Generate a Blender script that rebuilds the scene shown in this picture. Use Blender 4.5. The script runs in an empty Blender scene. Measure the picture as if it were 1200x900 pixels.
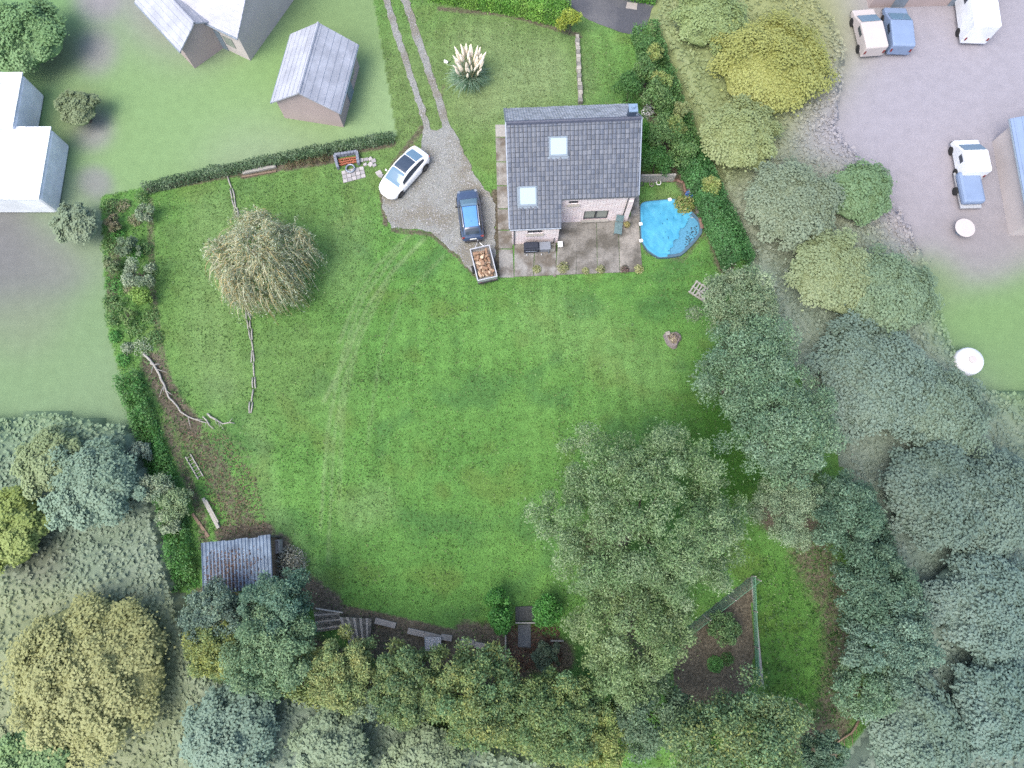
import bpy, math, random
import numpy as np
from mathutils import Vector, Matrix, noise as mnoise

R = math.radians
rng = np.random.default_rng(7)
random.seed(7)
scene = bpy.context.scene
col = scene.collection

# ------------------------------------------------------------------ camera
CAM_H, TILT, FPX = 50.0, R(13.5), 833.0
cd = bpy.data.cameras.new('camera')
cd.sensor_width = 36.0
cd.lens = FPX / 1200.0 * 36.0
cd.clip_start = 0.5
cd.clip_end = 6000
cam = bpy.data.objects.new('camera', cd)
cam.location = (0, 0, CAM_H)
cam.rotation_euler = (TILT, 0, 0)
col.objects.link(cam)
scene.camera = cam

# ------------------------------------------------------------------ sky, sun, exposure
SUN_EL, SUN_AZ = R(60), R(226)          # azimuth clockwise from north (+Y)
w = bpy.data.worlds.new('World')
scene.world = w
w.use_nodes = True
nt = w.node_tree
for n in list(nt.nodes):
    nt.nodes.remove(n)
wo = nt.nodes.new('ShaderNodeOutputWorld')
bg = nt.nodes.new('ShaderNodeBackground')
sk = nt.nodes.new('ShaderNodeTexSky')
sk.sky_type = 'NISHITA'
sk.sun_disc = False
sk.sun_elevation = SUN_EL
sk.sun_rotation = SUN_AZ
sk.air_density = 1.0
sk.dust_density = 3.2
sk.ozone_density = 0.6
bg.inputs['Strength'].default_value = 0.15
nt.links.new(sk.outputs[0], bg.inputs[0])
nt.links.new(bg.outputs[0], wo.inputs[0])
sd = bpy.data.lights.new('sun', 'SUN')
sd.energy = 1.05
sd.angle = R(40)
sd.color = (1.0, 0.975, 0.87)
so = bpy.data.objects.new('sun', sd)
sv = Vector((math.sin(SUN_AZ) * math.cos(SUN_EL), math.cos(SUN_AZ) * math.cos(SUN_EL), math.sin(SUN_EL)))
so.rotation_euler = sv.to_track_quat('Z', 'Y').to_euler()
so.location = (0, 0, 60)
col.objects.link(so)
vs = scene.view_settings
vs.view_transform = 'Standard'
vs.look = 'None'
vs.gamma = 1
vs.use_curve_mapping = False
vs.exposure = 1.56
scene.cycles.use_denoising = False
scene.cycles.max_bounces = 6
scene.cycles.diffuse_bounces = 3
scene.cycles.transparent_max_bounces = 6

# ------------------------------------------------------------------ pixel <-> place
CT, ST = math.cos(TILT), math.sin(TILT)
def P(u, v, z=0.0):
    x, y = (u - 600) / FPX, (450 - v) / FPX
    dy, dz = y * CT + ST, y * ST - CT
    t = (CAM_H - z) / -dz
    return Vector((x * t, dy * t, z))
def Q(X, Y, Z=0.0):
    d = Z - CAM_H
    cx, cy, cz = X, Y * CT + d * ST, -Y * ST + d * CT
    return 600 + FPX * cx / -cz, 450 - FPX * cy / -cz
def mpp(u, v, z=0.0):                     # metres per pixel around a pixel at height z
    return (P(u + 1, v, z) - P(u, v, z)).length
KA = 0.5
def lin(c):
    c = c / 255.0
    return c / 12.92 if c <= 0.04045 else ((c + 0.055) / 1.055) ** 2.4
def S(r, g, b, k=KA):                     # picture colour -> base colour
    return (min(lin(r) * k, .9), min(lin(g) * k, .9), min(lin(b) * k, .9))

# ------------------------------------------------------------------ materials
MATS = {}
def nodes_of(name):
    m = bpy.data.materials.new(name)
    m.use_nodes = True
    return m, m.node_tree, m.node_tree.nodes['Principled BSDF']
def mat(name, base, rough=0.7, var=0.25, scale=6.0, bump=0.15, bscale=None, metal=0.0, spec=0.4, alt=None, altscale=1.5, coat=0.0):
    if name in MATS:
        return MATS[name]
    m, t, b = nodes_of(name)
    N, L = t.nodes.new, t.links.new
    tc = N('ShaderNodeTexCoord')
    nz = N('ShaderNodeTexNoise'); nz.inputs['Scale'].default_value = scale; nz.inputs['Detail'].default_value = 6
    nz.inputs['Roughness'].default_value = 0.65
    L(tc.outputs['Object'], nz.inputs['Vector'])
    rp = N('ShaderNodeMapRange'); rp.inputs['From Min'].default_value = 0.3; rp.inputs['From Max'].default_value = 0.7
    rp.inputs['To Min'].default_value = 1 - var; rp.inputs['To Max'].default_value = 1 + var
    L(nz.outputs['Fac'], rp.inputs['Value'])
    src = N('ShaderNodeRGB'); src.outputs[0].default_value = (*base, 1)
    c = src.outputs[0]
    if alt:
        n2 = N('ShaderNodeTexNoise'); n2.inputs['Scale'].default_value = altscale; n2.inputs['Detail'].default_value = 5
        L(tc.outputs['Object'], n2.inputs['Vector'])
        r2 = N('ShaderNodeMapRange'); r2.inputs['From Min'].default_value = 0.42; r2.inputs['From Max'].default_value = 0.62
        L(n2.outputs['Fac'], r2.inputs['Value'])
        mx = N('ShaderNodeMix'); mx.data_type = 'RGBA'
        L(r2.outputs[0], mx.inputs['Factor']); L(c, mx.inputs['A']); mx.inputs['B'].default_value = (*alt, 1)
        c = mx.outputs['Result']
    mul = N('ShaderNodeVectorMath'); mul.operation = 'SCALE'
    L(c, mul.inputs[0]); L(rp.outputs[0], mul.inputs['Scale'])
    L(mul.outputs[0], b.inputs['Base Color'])
    b.inputs['Roughness'].default_value = rough
    b.inputs['Metallic'].default_value = metal
    b.inputs['Specular IOR Level'].default_value = spec
    b.inputs['Coat Weight'].default_value = coat
    if bump:
        bp = N('ShaderNodeBump'); bp.inputs['Strength'].default_value = bump; bp.inputs['Distance'].default_value = 0.03
        nb = N('ShaderNodeTexNoise'); nb.inputs['Scale'].default_value = bscale or scale * 3; nb.inputs['Detail'].default_value = 4
        L(tc.outputs['Object'], nb.inputs['Vector']); L(nb.outputs['Fac'], bp.inputs['Height']); L(bp.outputs[0], b.inputs['Normal'])
    MATS[name] = m
    return m

def leaf_material():
    m, t, b = nodes_of('leaf')
    N, L = t.nodes.new, t.links.new
    at = N('ShaderNodeAttribute'); at.attribute_name = 'tint'
    L(at.outputs['Color'], b.inputs['Base Color'])
    b.inputs['Roughness'].default_value = 0.55
    b.inputs['Specular IOR Level'].default_value = 0.35
    tr = N('ShaderNodeBsdfTranslucent')
    L(at.outputs['Color'], tr.inputs['Color'])
    mx = N('ShaderNodeMixShader'); mx.inputs[0].default_value = 0.3
    L(b.outputs[0], mx.inputs[1]); L(tr.outputs[0], mx.inputs[2])
    L(mx.outputs[0], t.nodes['Material Output'].inputs['Surface'])
    return m
LEAF = leaf_material()
def tint_material(name, rough, var, scale, spec=0.4):      # colour per piece from the 'tint' attribute, with grain
    m, t, b = nodes_of(name)
    N, L = t.nodes.new, t.links.new
    at = N('ShaderNodeAttribute'); at.attribute_name = 'tint'
    tc = N('ShaderNodeTexCoord'); nz = N('ShaderNodeTexNoise'); nz.inputs['Scale'].default_value = scale; nz.inputs['Detail'].default_value = 5
    L(tc.outputs['Object'], nz.inputs['Vector'])
    rp = N('ShaderNodeMapRange'); rp.inputs['From Min'].default_value = .3; rp.inputs['From Max'].default_value = .7
    rp.inputs['To Min'].default_value = 1 - var; rp.inputs['To Max'].default_value = 1 + var
    L(nz.outputs['Fac'], rp.inputs['Value'])
    mul = N('ShaderNodeVectorMath'); mul.operation = 'SCALE'
    L(at.outputs['Color'], mul.inputs[0]); L(rp.outputs[0], mul.inputs['Scale']); L(mul.outputs[0], b.inputs['Base Color'])
    b.inputs['Roughness'].default_value = rough
    b.inputs['Specular IOR Level'].default_value = spec
    return m
TILE = tint_material('roof_tile', 0.55, 0.14, 9)
STONE_T = tint_material('loose_stone', 0.85, 0.2, 30)

def brick_material():
    m, t, b = nodes_of('pale_brick')
    N, L = t.nodes.new, t.links.new
    tc = N('ShaderNodeTexCoord'); sp = N('ShaderNodeSeparateXYZ'); cb = N('ShaderNodeCombineXYZ'); ad = N('ShaderNodeMath')
    L(tc.outputs['Object'], sp.inputs[0]); L(sp.outputs['X'], ad.inputs[0]); L(sp.outputs['Y'], ad.inputs[1])
    L(ad.outputs[0], cb.inputs['X']); L(sp.outputs['Z'], cb.inputs['Y'])
    br = N('ShaderNodeTexBrick')
    br.inputs['Color1'].default_value = (*S(236, 226, 226, .95), 1); br.inputs['Color2'].default_value = (*S(216, 208, 212, .95), 1)
    br.inputs['Mortar'].default_value = (*S(166, 154, 156, .9), 1)
    br.inputs['Scale'].default_value = 1.0; br.inputs['Brick Width'].default_value = 0.46; br.inputs['Row Height'].default_value = 0.17
    br.inputs['Mortar Size'].default_value = 0.014; br.inputs['Bias'].default_value = 0.1
    L(cb.outputs[0], br.inputs['Vector'])
    nz = N('ShaderNodeTexNoise'); nz.inputs['Scale'].default_value = 2.5; nz.inputs['Detail'].default_value = 6
    L(tc.outputs['Object'], nz.inputs['Vector'])
    rp = N('ShaderNodeMapRange'); rp.inputs['From Min'].default_value = .35; rp.inputs['From Max'].default_value = .7
    L(nz.outputs['Fac'], rp.inputs['Value'])
    mx = N('ShaderNodeMix'); mx.data_type = 'RGBA'; mx.blend_type = 'MULTIPLY'; mx.inputs['B'].default_value = (.92, .84, .82, 1)
    L(rp.outputs[0], mx.inputs['Factor']); L(br.outputs['Color'], mx.inputs['A']); L(mx.outputs['Result'], b.inputs['Base Color'])
    bp = N('ShaderNodeBump'); bp.inputs['Strength'].default_value = .6; bp.inputs['Distance'].default_value = .02; bp.invert = True
    L(br.outputs['Fac'], bp.inputs['Height']); L(bp.outputs[0], b.inputs['Normal'])
    b.inputs['Roughness'].default_value = .85
    return m
BRICK = brick_material()
def glass(name, base, rough=0.08):
    m, t, b = nodes_of(name)
    b.inputs['Base Color'].default_value = (*base, 1)
    b.inputs['Roughness'].default_value = rough
    b.inputs['Specular IOR Level'].default_value = .5
    MATS[name] = m
    return m
M = dict(
    bark=mat('bark', (.09, .075, .06), .9, .4, 8, .5),
    pale_bark=mat('pale_bark', (.32, .29, .25), .9, .35, 10, .4),
    dead_wood=mat('dead_wood', (.26, .25, .225), .85, .35, 12, .3),
    grey_wood=mat('grey_wood', (.24, .232, .215), .85, .35, 9, .3),
    brown_wood=mat('brown_wood', (.15, .105, .075), .85, .35, 9, .3),
    dark_wood=mat('dark_wood', (.06, .06, .056), .8, .4, 9, .3, alt=(.13, .128, .115), altscale=4),
    concrete=mat('concrete', S(170, 168, 164), .9, .3, 9, .25, 40, alt=S(122, 114, 104), altscale=.9),
    pale_slab=mat('pale_slab', S(186, 182, 176), .9, .22, 9, .2, 40),
    stone=mat('stone', S(178, 172, 164), .9, .3, 7, .4),
    dark_stone=mat('dark_stone', S(90, 92, 90), .85, .3, 7, .4),
    asphalt=mat('asphalt', S(92, 94, 102), .9, .25, 14, .3, 60, alt=S(118, 118, 122), altscale=.35),
    gravel=mat('gravel', S(164, 166, 162), .95, .5, 18, .8, 40, alt=S(146, 142, 130), altscale=.45),
    roof_metal=mat('roof_metal', S(134, 152, 172), .45, .22, 3, .05, metal=.35, alt=S(112, 128, 148), altscale=1.2),
    back_roof=mat('back_roof', S(196, 200, 214), .6, .3, 5, .2, alt=S(158, 162, 174), altscale=2),
    zinc=mat('zinc', (.22, .25, .3), .45, .15, 4, .05, metal=.5),
    chimney=mat('chimney', S(70, 86, 112), .7, .2, 4, .1),
    chimney_cap=mat('chimney_cap', S(150, 176, 206), .5, .1, 4, .05),
    gutter=mat('gutter', (.06, .065, .075), .5, .1, 4, 0),
    frame_dark=mat('frame_dark', (.04, .045, .055), .45, .1, 4, 0),
    frame_grey=mat('frame_grey', S(150, 165, 180), .4, .1, 4, 0),
    white_plastic=mat('white_plastic', (.7, .7, .7), .5, .05, 4, 0),
    curtain=mat('curtain', S(176, 178, 160), .9, .1, 6, 0),
    pool_cover=mat('pool_cover', S(92, 188, 224, .52), .38, .14, 3, .35, 9, spec=.5, alt=S(78, 174, 214, .52), altscale=1.1),
    pool_rim=mat('pool_rim', S(90, 120, 140), .6, .15, 6, .1),
    pool_water=mat('pool_water', S(100, 170, 204), .35, .25, 9, .1),
    tyre=mat('tyre', (.015, .015, .016), .85, .1, 10, 0),
    rim=mat('rim', (.1, .1, .11), .4, .1, 10, 0, metal=.7),
    trim=mat('trim', (.02, .02, .022), .6, .1, 10, 0),
    white_paint=mat('white_paint', (.74, .74, .74), .28, .02, 3, 0, coat=.6),
    blue_paint=mat('blue_paint', (.032, .052, .1), .25, .05, 3, 0, coat=.8),
    blue_roof=mat('blue_roof', (.08, .21, .45), .2, .04, 3, 0, coat=.8),
    chrome=mat('chrome', (.6, .6, .62), .25, .05, 5, 0, metal=.9),
    red_lamp=mat('red_lamp', (.16, .02, .018), .25, .05, 5, 0),
    clear_lamp=mat('clear_lamp', (.2, .22, .25), .15, .05, 5, 0),
    plate=mat('plate', (.65, .65, .6), .5, .03, 5, 0),
    galvanised=mat('galvanised', (.42, .43, .45), .45, .2, 7, .05, metal=.4),
    log_end=mat('log_end', S(230, 204, 176), .85, .25, 14, .2),
    log_bark=mat('log_bark', S(176, 142, 116), .9, .3, 12, .4),
    brick_red=mat('brick_red', S(186, 112, 84), .9, .25, 20, .3),
    teal=mat('teal', S(120, 150, 155), .7, .2, 8, .1),
    cover_dark=mat('cover_dark', S(52, 58, 74), .7, .2, 6, .2),
    cover_grey=mat('cover_grey', S(150, 156, 168), .6, .15, 6, .15),
    terracotta=mat('terracotta', (.22, .12, .07), .8, .2, 8, .1),
    blue_plastic=mat('blue_plastic', (.03, .12, .42), .4, .1, 8, 0),
    soil=mat('soil', S(72, 62, 54), .95, .5, 7, .7, 18, alt=S(100, 88, 74), altscale=1.2),
    netting=mat('netting', S(120, 176, 142), .7, .15, 9, 0),
    plume=mat('plume', S(236, 224, 204, .8), .9, .12, 12, .2),
    far_roof=mat('far_roof', S(214, 214, 226, .52), .8, .1, 3, .3, 12, alt=S(196, 198, 210, .52), altscale=.7),
    far_roof_dark=mat('far_roof_dark', S(186, 190, 202, .6), .8, .1, 3, .3, 12, alt=S(168, 172, 184, .6), altscale=.7),
    far_wall=mat('far_wall', S(226, 216, 214), .9, .06, 1, 0),
    far_wall_pink=mat('far_wall_pink', S(206, 188, 186), .9, .06, 1, 0),
    far_white=mat('far_white', (.6, .62, .66), .7, .08, 2, .05, alt=(.5, .52, .55), altscale=.6),
    far_blue=mat('far_blue', S(150, 172, 208), .7, .08, 1, 0),
    far_paving=mat('far_paving', S(178, 174, 184), .9, .07, .6, 0),
)
M['glass_dark'] = glass('glass_dark', (.03, .04, .055))
M['glass_car'] = glass('glass_car', (.035, .05, .075))
M['glass_screen'] = glass('glass_screen', (.10, .17, .24))
M['skylight_glass'] = glass('skylight_glass', (.29, .37, .43), .12)
M['pane_glass'] = glass('pane_glass', (.20, .22, .20), .12)

# ------------------------------------------------------------------ mesh helpers
class MB:
    def __init__(self):
        self.v, self.f = [], []
    def add(self, vs, fs):
        o = len(self.v)
        self.v += [tuple(p) for p in vs]
        self.f += [tuple(i + o for i in f) for f in fs]
        return self
    def box(self, c, s, rz=0.0, rx=0.0, ry=0.0, jit=0.0):
        m = Matrix.Translation(c) @ Matrix.Rotation(rz, 4, 'Z') @ Matrix.Rotation(ry, 4, 'Y') @ Matrix.Rotation(rx, 4, 'X')
        vs = []
        for z in (-1, 1):
            for x, y in ((-1, -1), (1, -1), (1, 1), (-1, 1)):
                q = Vector((x * s[0] / 2, y * s[1] / 2, z * s[2] / 2))
                if jit: q += Vector([random.uniform(-jit, jit) for _ in range(3)])
                vs.append(m @ q)
        return self.add(vs, [(3, 2, 1, 0), (4, 5, 6, 7), (0, 1, 5, 4), (1, 2, 6, 5), (2, 3, 7, 6), (3, 0, 4, 7)])
    def prism(self, poly, z0, z1, holes=None):
        n = len(poly)
        a = sum(poly[i][0] * poly[(i + 1) % n][1] - poly[(i + 1) % n][0] * poly[i][1] for i in range(n))
        if a < 0: poly = poly[::-1]
        vs = [(p[0], p[1], z0) for p in poly] + [(p[0], p[1], z1) for p in poly]
        fs = [tuple(range(n - 1, -1, -1)), tuple(range(n, 2 * n))] + [(i, (i + 1) % n, n + (i + 1) % n, n + i) for i in range(n)]
        return self.add(vs, fs)
    def tube(self, pts, rad, n=6, cap=True):
        pts = [Vector(p) for p in pts]
        if not hasattr(rad, '__len__'): rad = [rad] * len(pts)
        vs, fs = [], []
        for i, p in enumerate(pts):
            d = (pts[min(i + 1, len(pts) - 1)] - pts[max(i - 1, 0)]).normalized()
            a = d.orthogonal().normalized() if i == 0 else (a - d * a.dot(d)).normalized()
            b = d.cross(a)
            for k in range(n):
                t = 2 * math.pi * k / n
                vs.append(p + (a * math.cos(t) + b * math.sin(t)) * rad[i])
        for i in range(len(pts) - 1):
            for k in range(n):
                fs.append((i * n + k, i * n + (k + 1) % n, (i + 1) * n + (k + 1) % n, (i + 1) * n + k))
        if cap:
            fs.append(tuple(range(n - 1, -1, -1)))
            fs.append(tuple(range((len(pts) - 1) * n, len(pts) * n)))
        return self.add(vs, fs)
    def lathe(self, prof, n=14, c=(0, 0, 0), axis='Z'):
        vs, fs = [], []
        for r, z in prof:
            for k in range(n):
                t = 2 * math.pi * k / n
                q = (r * math.cos(t), r * math.sin(t), z)
                if axis == 'Y': q = (q[0], q[2], q[1])
                if axis == 'X': q = (q[2], q[0], q[1])
                vs.append((q[0] + c[0], q[1] + c[1], q[2] + c[2]))
        for i in range(len(prof) - 1):
            for k in range(n):
                fs.append((i * n + k, i * n + (k + 1) % n, (i + 1) * n + (k + 1) % n, (i + 1) * n + k))
        fs.append(tuple(range(n - 1, -1, -1))); fs.append(tuple(range((len(prof) - 1) * n, len(prof) * n)))
        return self.add(vs, fs)
    def mesh(self, name, m, smooth=False):
        me = bpy.data.meshes.new(name)
        me.from_pydata(self.v, [], self.f)
        me.materials.append(m if not isinstance(m, str) else M[m])
        if smooth: me.polygons.foreach_set('use_smooth', [True] * len(me.polygons))
        me.update()
        return me
    def build(self, name, m, parent=None, smooth=False, bevel=0.0, subsurf=0, world=False):
        if world and parent is not None:
            lx, ly, lz = parent.location
            self.v = [(a - lx, b - ly, c - lz) for a, b, c in self.v]
        o = bpy.data.objects.new(name, self.mesh(name, m, smooth))
        col.objects.link(o)
        if parent is not None: o.parent = parent
        if bevel:
            md = o.modifiers.new('bevel', 'BEVEL'); md.width = bevel; md.segments = 2; md.limit_method = 'ANGLE'
        if subsurf:
            md = o.modifiers.new('sub', 'SUBSURF'); md.levels = subsurf; md.render_levels = subsurf
        return o
def tag(o, label=None, cat=None, group=None, kind=None):
    if label: o['label'] = label
    if cat: o['category'] = cat
    if group: o['group'] = group
    if kind: o['kind'] = kind
    return o
def thing(name, label, cat, loc=(0, 0, 0), rz=0.0, group=None):
    o = bpy.data.objects.new(name, None)
    o.empty_display_size = .3
    o.location = loc
    o.rotation_euler = (0, 0, rz)
    col.objects.link(o)
    return tag(o, label, cat, group)
def copy_tree(o, parent=None):
    c = o.copy(); col.objects.link(c); c.parent = parent
    for ch in list(o.children): copy_tree(ch, c)
    return c
def np_mesh(name, V, F, m, tint=None, parent=None, smooth=False):
    """V (n,3), F (k,4 or 3) -> object"""
    me = bpy.data.meshes.new(name)
    k, s = F.shape
    me.vertices.add(len(V)); me.vertices.foreach_set('co', np.ascontiguousarray(V, dtype=np.float32).ravel())
    me.loops.add(k * s); me.loops.foreach_set('vertex_index', np.ascontiguousarray(F, dtype=np.int32).ravel())
    me.polygons.add(k)
    me.polygons.foreach_set('loop_start', np.arange(0, k * s, s, dtype=np.int32))
    if smooth: me.polygons.foreach_set('use_smooth', np.ones(k, dtype=bool))
    if tint is not None:
        a = me.attributes.new('tint', 'FLOAT_COLOR', 'POINT')
        c4 = np.ones((len(V), 4), dtype=np.float32); c4[:, :3] = tint
        a.data.foreach_set('color', c4.ravel())
    me.materials.append(m)
    me.update(calc_edges=True)
    o = bpy.data.objects.new(name, me); col.objects.link(o)
    if parent is not None: o.parent = parent
    return o

# ------------------------------------------------------------------ foliage
def unit(a):
    return a / np.maximum(np.linalg.norm(a, axis=1, keepdims=True), 1e-6)
def leaf_arrays(C, Nn, size, aspect, r):
    n = len(C)
    ra = unit(r.normal(size=(n, 3)))
    T = unit(np.cross(Nn, ra)); B = np.cross(Nn, T)
    L = (size * r.uniform(.6, 1.35, n))[:, None]
    W = L * aspect
    dr = Nn * (L * .12)
    V = np.stack([C - T * L / 2 - dr, C + B * W / 2, C + T * L / 2 - dr, C - B * W / 2], 1).reshape(-1, 3)
    return V, np.arange(4 * n).reshape(-1, 4)
def palette_tints(pal, cl, r, jit=.22):
    """pal list of rgb (base colours); cl = clump id of each leaf; each clump leans to one colour"""
    pal = np.array(pal)
    k = cl.max() + 1 if len(cl) else 1
    cw = r.dirichlet(np.ones(len(pal)) * .7, size=k)
    cc = (cw @ pal) * r.uniform(.78, 1.2, (k, 1)) if jit > .1 else cw @ pal
    t = cc[cl] * .65 + pal[r.integers(0, len(pal), len(cl))] * .35
    return np.clip(t * r.uniform(1 - jit, 1 + jit, (len(cl), 1)), 0, .9)
def crown_points(c, rad, nc, nl, cr, r, low=-.35, flat=1.0, even=False):
    """clumped crown: clump centres through an ellipsoid, leaves over each clump"""
    d = unit(r.normal(size=(nc * 4, 3)))
    d = d[d[:, 2] > low][:nc]
    f = r.uniform(.35, 1.0, (len(d), 1)) ** .55
    kp = int(len(d) * .42)                      # many clumps even in plan over the top of the crown
    rho, az = np.sqrt(r.uniform(0, 1, kp)) * .97, r.uniform(0, 2 * math.pi, kp)
    d[:kp] = np.stack([rho * np.cos(az), rho * np.sin(az), np.sqrt(np.maximum(1 - rho ** 2, .02))], 1)
    f[:kp] = 1.0 - .3 * r.uniform(0, 1, (kp, 1))
    wob = np.array([.99 + .36 * mnoise.noise(Vector((float(q[0]) * 1.7 + c[0], float(q[1]) * 1.7 + c[1], float(q[2]) * 1.7))) for q in d])[:, None]
    CC = d * f * wob * np.array(rad) * (1 - cr * .5)
    cs = cr * min(rad) * r.uniform(.6, 1.35, len(d))
    wts = cs ** 2; wts /= wts.sum()
    cl = r.choice(len(d), nl, p=wts)
    fill = r.uniform(0, 1, nl) < .1
    jx = r.normal(size=(nl, 3)) * np.array(rad) * .065
    ld = r.normal(size=(nl, 3)); ld[:, 2] += .35; ld = unit(ld)
    pos = CC[cl] + ld * (cs[cl] * r.uniform(.45, 1.18, nl) ** .8)[:, None] * np.array([1, 1, flat]) + jx * fill[:, None]
    nn = unit(ld * .5 + np.array([0, 0, .6]) + r.normal(size=(nl, 3)) * .6) if not even else unit(pos / np.array(rad) * .5 + np.array([0, 0, .8]) + r.normal(size=(nl, 3)) * .12)
    return pos + np.array(c), nn, cl, CC + np.array(c)
def clip_sides(pos, planes, r, soft=.25):
    keep = np.ones(len(pos), bool)
    for (a, b) in planes:                      # keep what is on the left of a->b (vertical plane, as trimmed along the boundary)
        d = (b[0] - a[0]) * (pos[:, 1] - a[1]) - (b[1] - a[1]) * (pos[:, 0] - a[0])
        d /= math.hypot(b[0] - a[0], b[1] - a[1])
        keep &= d > -r.uniform(0, soft, len(pos))
    return keep
def crown_core(c, rad, pal, r, parent, loc, k=.7):
    nu, nv = 40, 18
    Vs, Ts = [], []
    pal = np.array(pal)
    for j in range(nv + 1):
        ph = (j / nv) * .62 * math.pi
        for i in range(nu):
            th = 2 * math.pi * i / nu
            d = Vector((math.sin(ph) * math.cos(th), math.sin(ph) * math.sin(th), math.cos(ph)))
            q = d * 1.7 + Vector((c[0], c[1], 0))
            w_ = k * (1 + .3 * mnoise.noise(q) + .1 * mnoise.noise(q * 2.7))
            Vs.append((c[0] + d.x * rad[0] * w_ - loc[0], c[1] + d.y * rad[1] * w_ - loc[1], max(c[2] + d.z * rad[2] * w_, .05) - loc[2]))
            f = min(max(.5 + .9 * mnoise.noise(q * 1.3 + Vector((7, 0, 0))), 0), 1)
            Ts.append(pal[1] * f + pal[2] * (1 - f))
    F = np.array([(j * nu + i, (j + 1) * nu + i, (j + 1) * nu + (i + 1) % nu, j * nu + (i + 1) % nu) for j in range(nv) for i in range(nu)])
    return np_mesh('crown', np.array(Vs), F, LEAF, np.array(Ts), parent, smooth=True)
def core_leaves(c, rad, n, r, k=.7):
    rho, az = np.sqrt(r.uniform(0, 1, n)), r.uniform(0, 2 * math.pi, n)
    d = np.stack([rho * np.cos(az), rho * np.sin(az), np.sqrt(np.maximum(1 - rho ** 2, 0))], 1)
    w_ = np.array([k * (1 + .3 * mnoise.noise(Vector((x * 1.7 + c[0], y * 1.7 + c[1], z * 1.7))) + .1 * mnoise.noise(Vector((x * 1.7 + c[0], y * 1.7 + c[1], z * 1.7)) * 2.7)) for x, y, z in d])
    pos = d * (w_ * r.uniform(1.0, 1.1, n))[:, None] * np.array(rad) + np.array(c)
    pos[:, 2] = np.maximum(pos[:, 2], .06)
    return pos, unit(d * .6 + np.array([0, 0, .6]) + r.normal(size=(n, 3)) * .3)
def limbs(mb, base, top, ends, r0, rr, n=9):
    base, top = Vector(base), Vector(top)
    mid = base.lerp(top, .5) + Vector((rr.uniform(-.2, .2), rr.uniform(-.2, .2), 0))
    mb.tube([base - Vector((0, 0, .15)), base + Vector((0, 0, .25)), mid, top], [r0 * 1.35, r0, r0 * .75, r0 * .35], 8)
    for e in ends[:n]:
        e = Vector(e)
        s = base.lerp(top, rr.uniform(.45, .95))
        m = s.lerp(e, .5) + Vector((0, 0, rr.uniform(.0, .4)))
        mb.tube([s, m, e], [r0 * .34, r0 * .2, r0 * .05], 5, cap=False)
SEED = [100]
def tree(name, label, u, v, rpx, zc, pal, nl=9000, nc=45, cr=.3, leaf=.26, aspect=.55, sx=1.0, sy=1.0, hz=.75, clip=(), lean=(0, 0),
         group=None, cat='tree', bark='bark', low=-.35, jit=.22, trunk_r=None, soft=.25, even=False):
    if cat == 'tree' and not even:
        nl, nc, cr, leaf = int(nl * 2.3), int(nc * 2.5), cr * .76, leaf * .64
    SEED[0] += 1
    r = np.random.default_rng(SEED[0])
    c = P(u, v, zc)
    rad = rpx * mpp(u, v, zc)
    rz = rad * hz
    if zc - rz < .25: rz = max(zc - .1, .3)
    root = thing(name, label, cat, (c.x + lean[0], c.y + lean[1], 0), 0, group)
    loc = np.array([c.x + lean[0], c.y + lean[1], 0])
    pos, nn, cl, CC = crown_points((c.x, c.y, zc), (rad * sx, rad * sy, rz), nc, nl, cr, r, low, even=even)
    if even:
        p2_, n2_ = core_leaves((c.x, c.y, zc), (rad * sx, rad * sy, rz), nl // 2, r)
        pos, nn, cl = np.concatenate([pos, p2_]), np.concatenate([nn, n2_]), np.concatenate([cl, r.integers(0, cl.max() + 1, len(p2_))])
    k = pos[:, 2] > .04
    if clip: k &= clip_sides(pos, clip, r, soft)
    pos, nn, cl = pos[k], nn[k], cl[k]
    V, F = leaf_arrays(pos, nn, leaf, aspect, r)
    t = np.repeat(palette_tints(pal, cl, r, jit), 4, axis=0)
    np_mesh('crown' if cat == 'tree' and not even else 'foliage', V - loc, F, LEAF, t, root)
    if even: crown_core((c.x, c.y, zc), (rad * sx, rad * sy, rz), pal, r, root, loc)
    mb = MB()
    ends = [p for p in CC[r.permutation(len(CC))]]
    if clip:
        kk = clip_sides(np.array(ends), clip, r, 0.0)
        ends = [e for e, q in zip(ends, kk) if q]
    limbs(mb, root.location, (c.x, c.y, zc + rz * .3), ends, trunk_r or max(.05, rad * .045), random.Random(SEED[0]), 12)
    mb.build('trunk' if cat == 'tree' else 'stems', bark, root, True, world=True)
    return root
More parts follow.
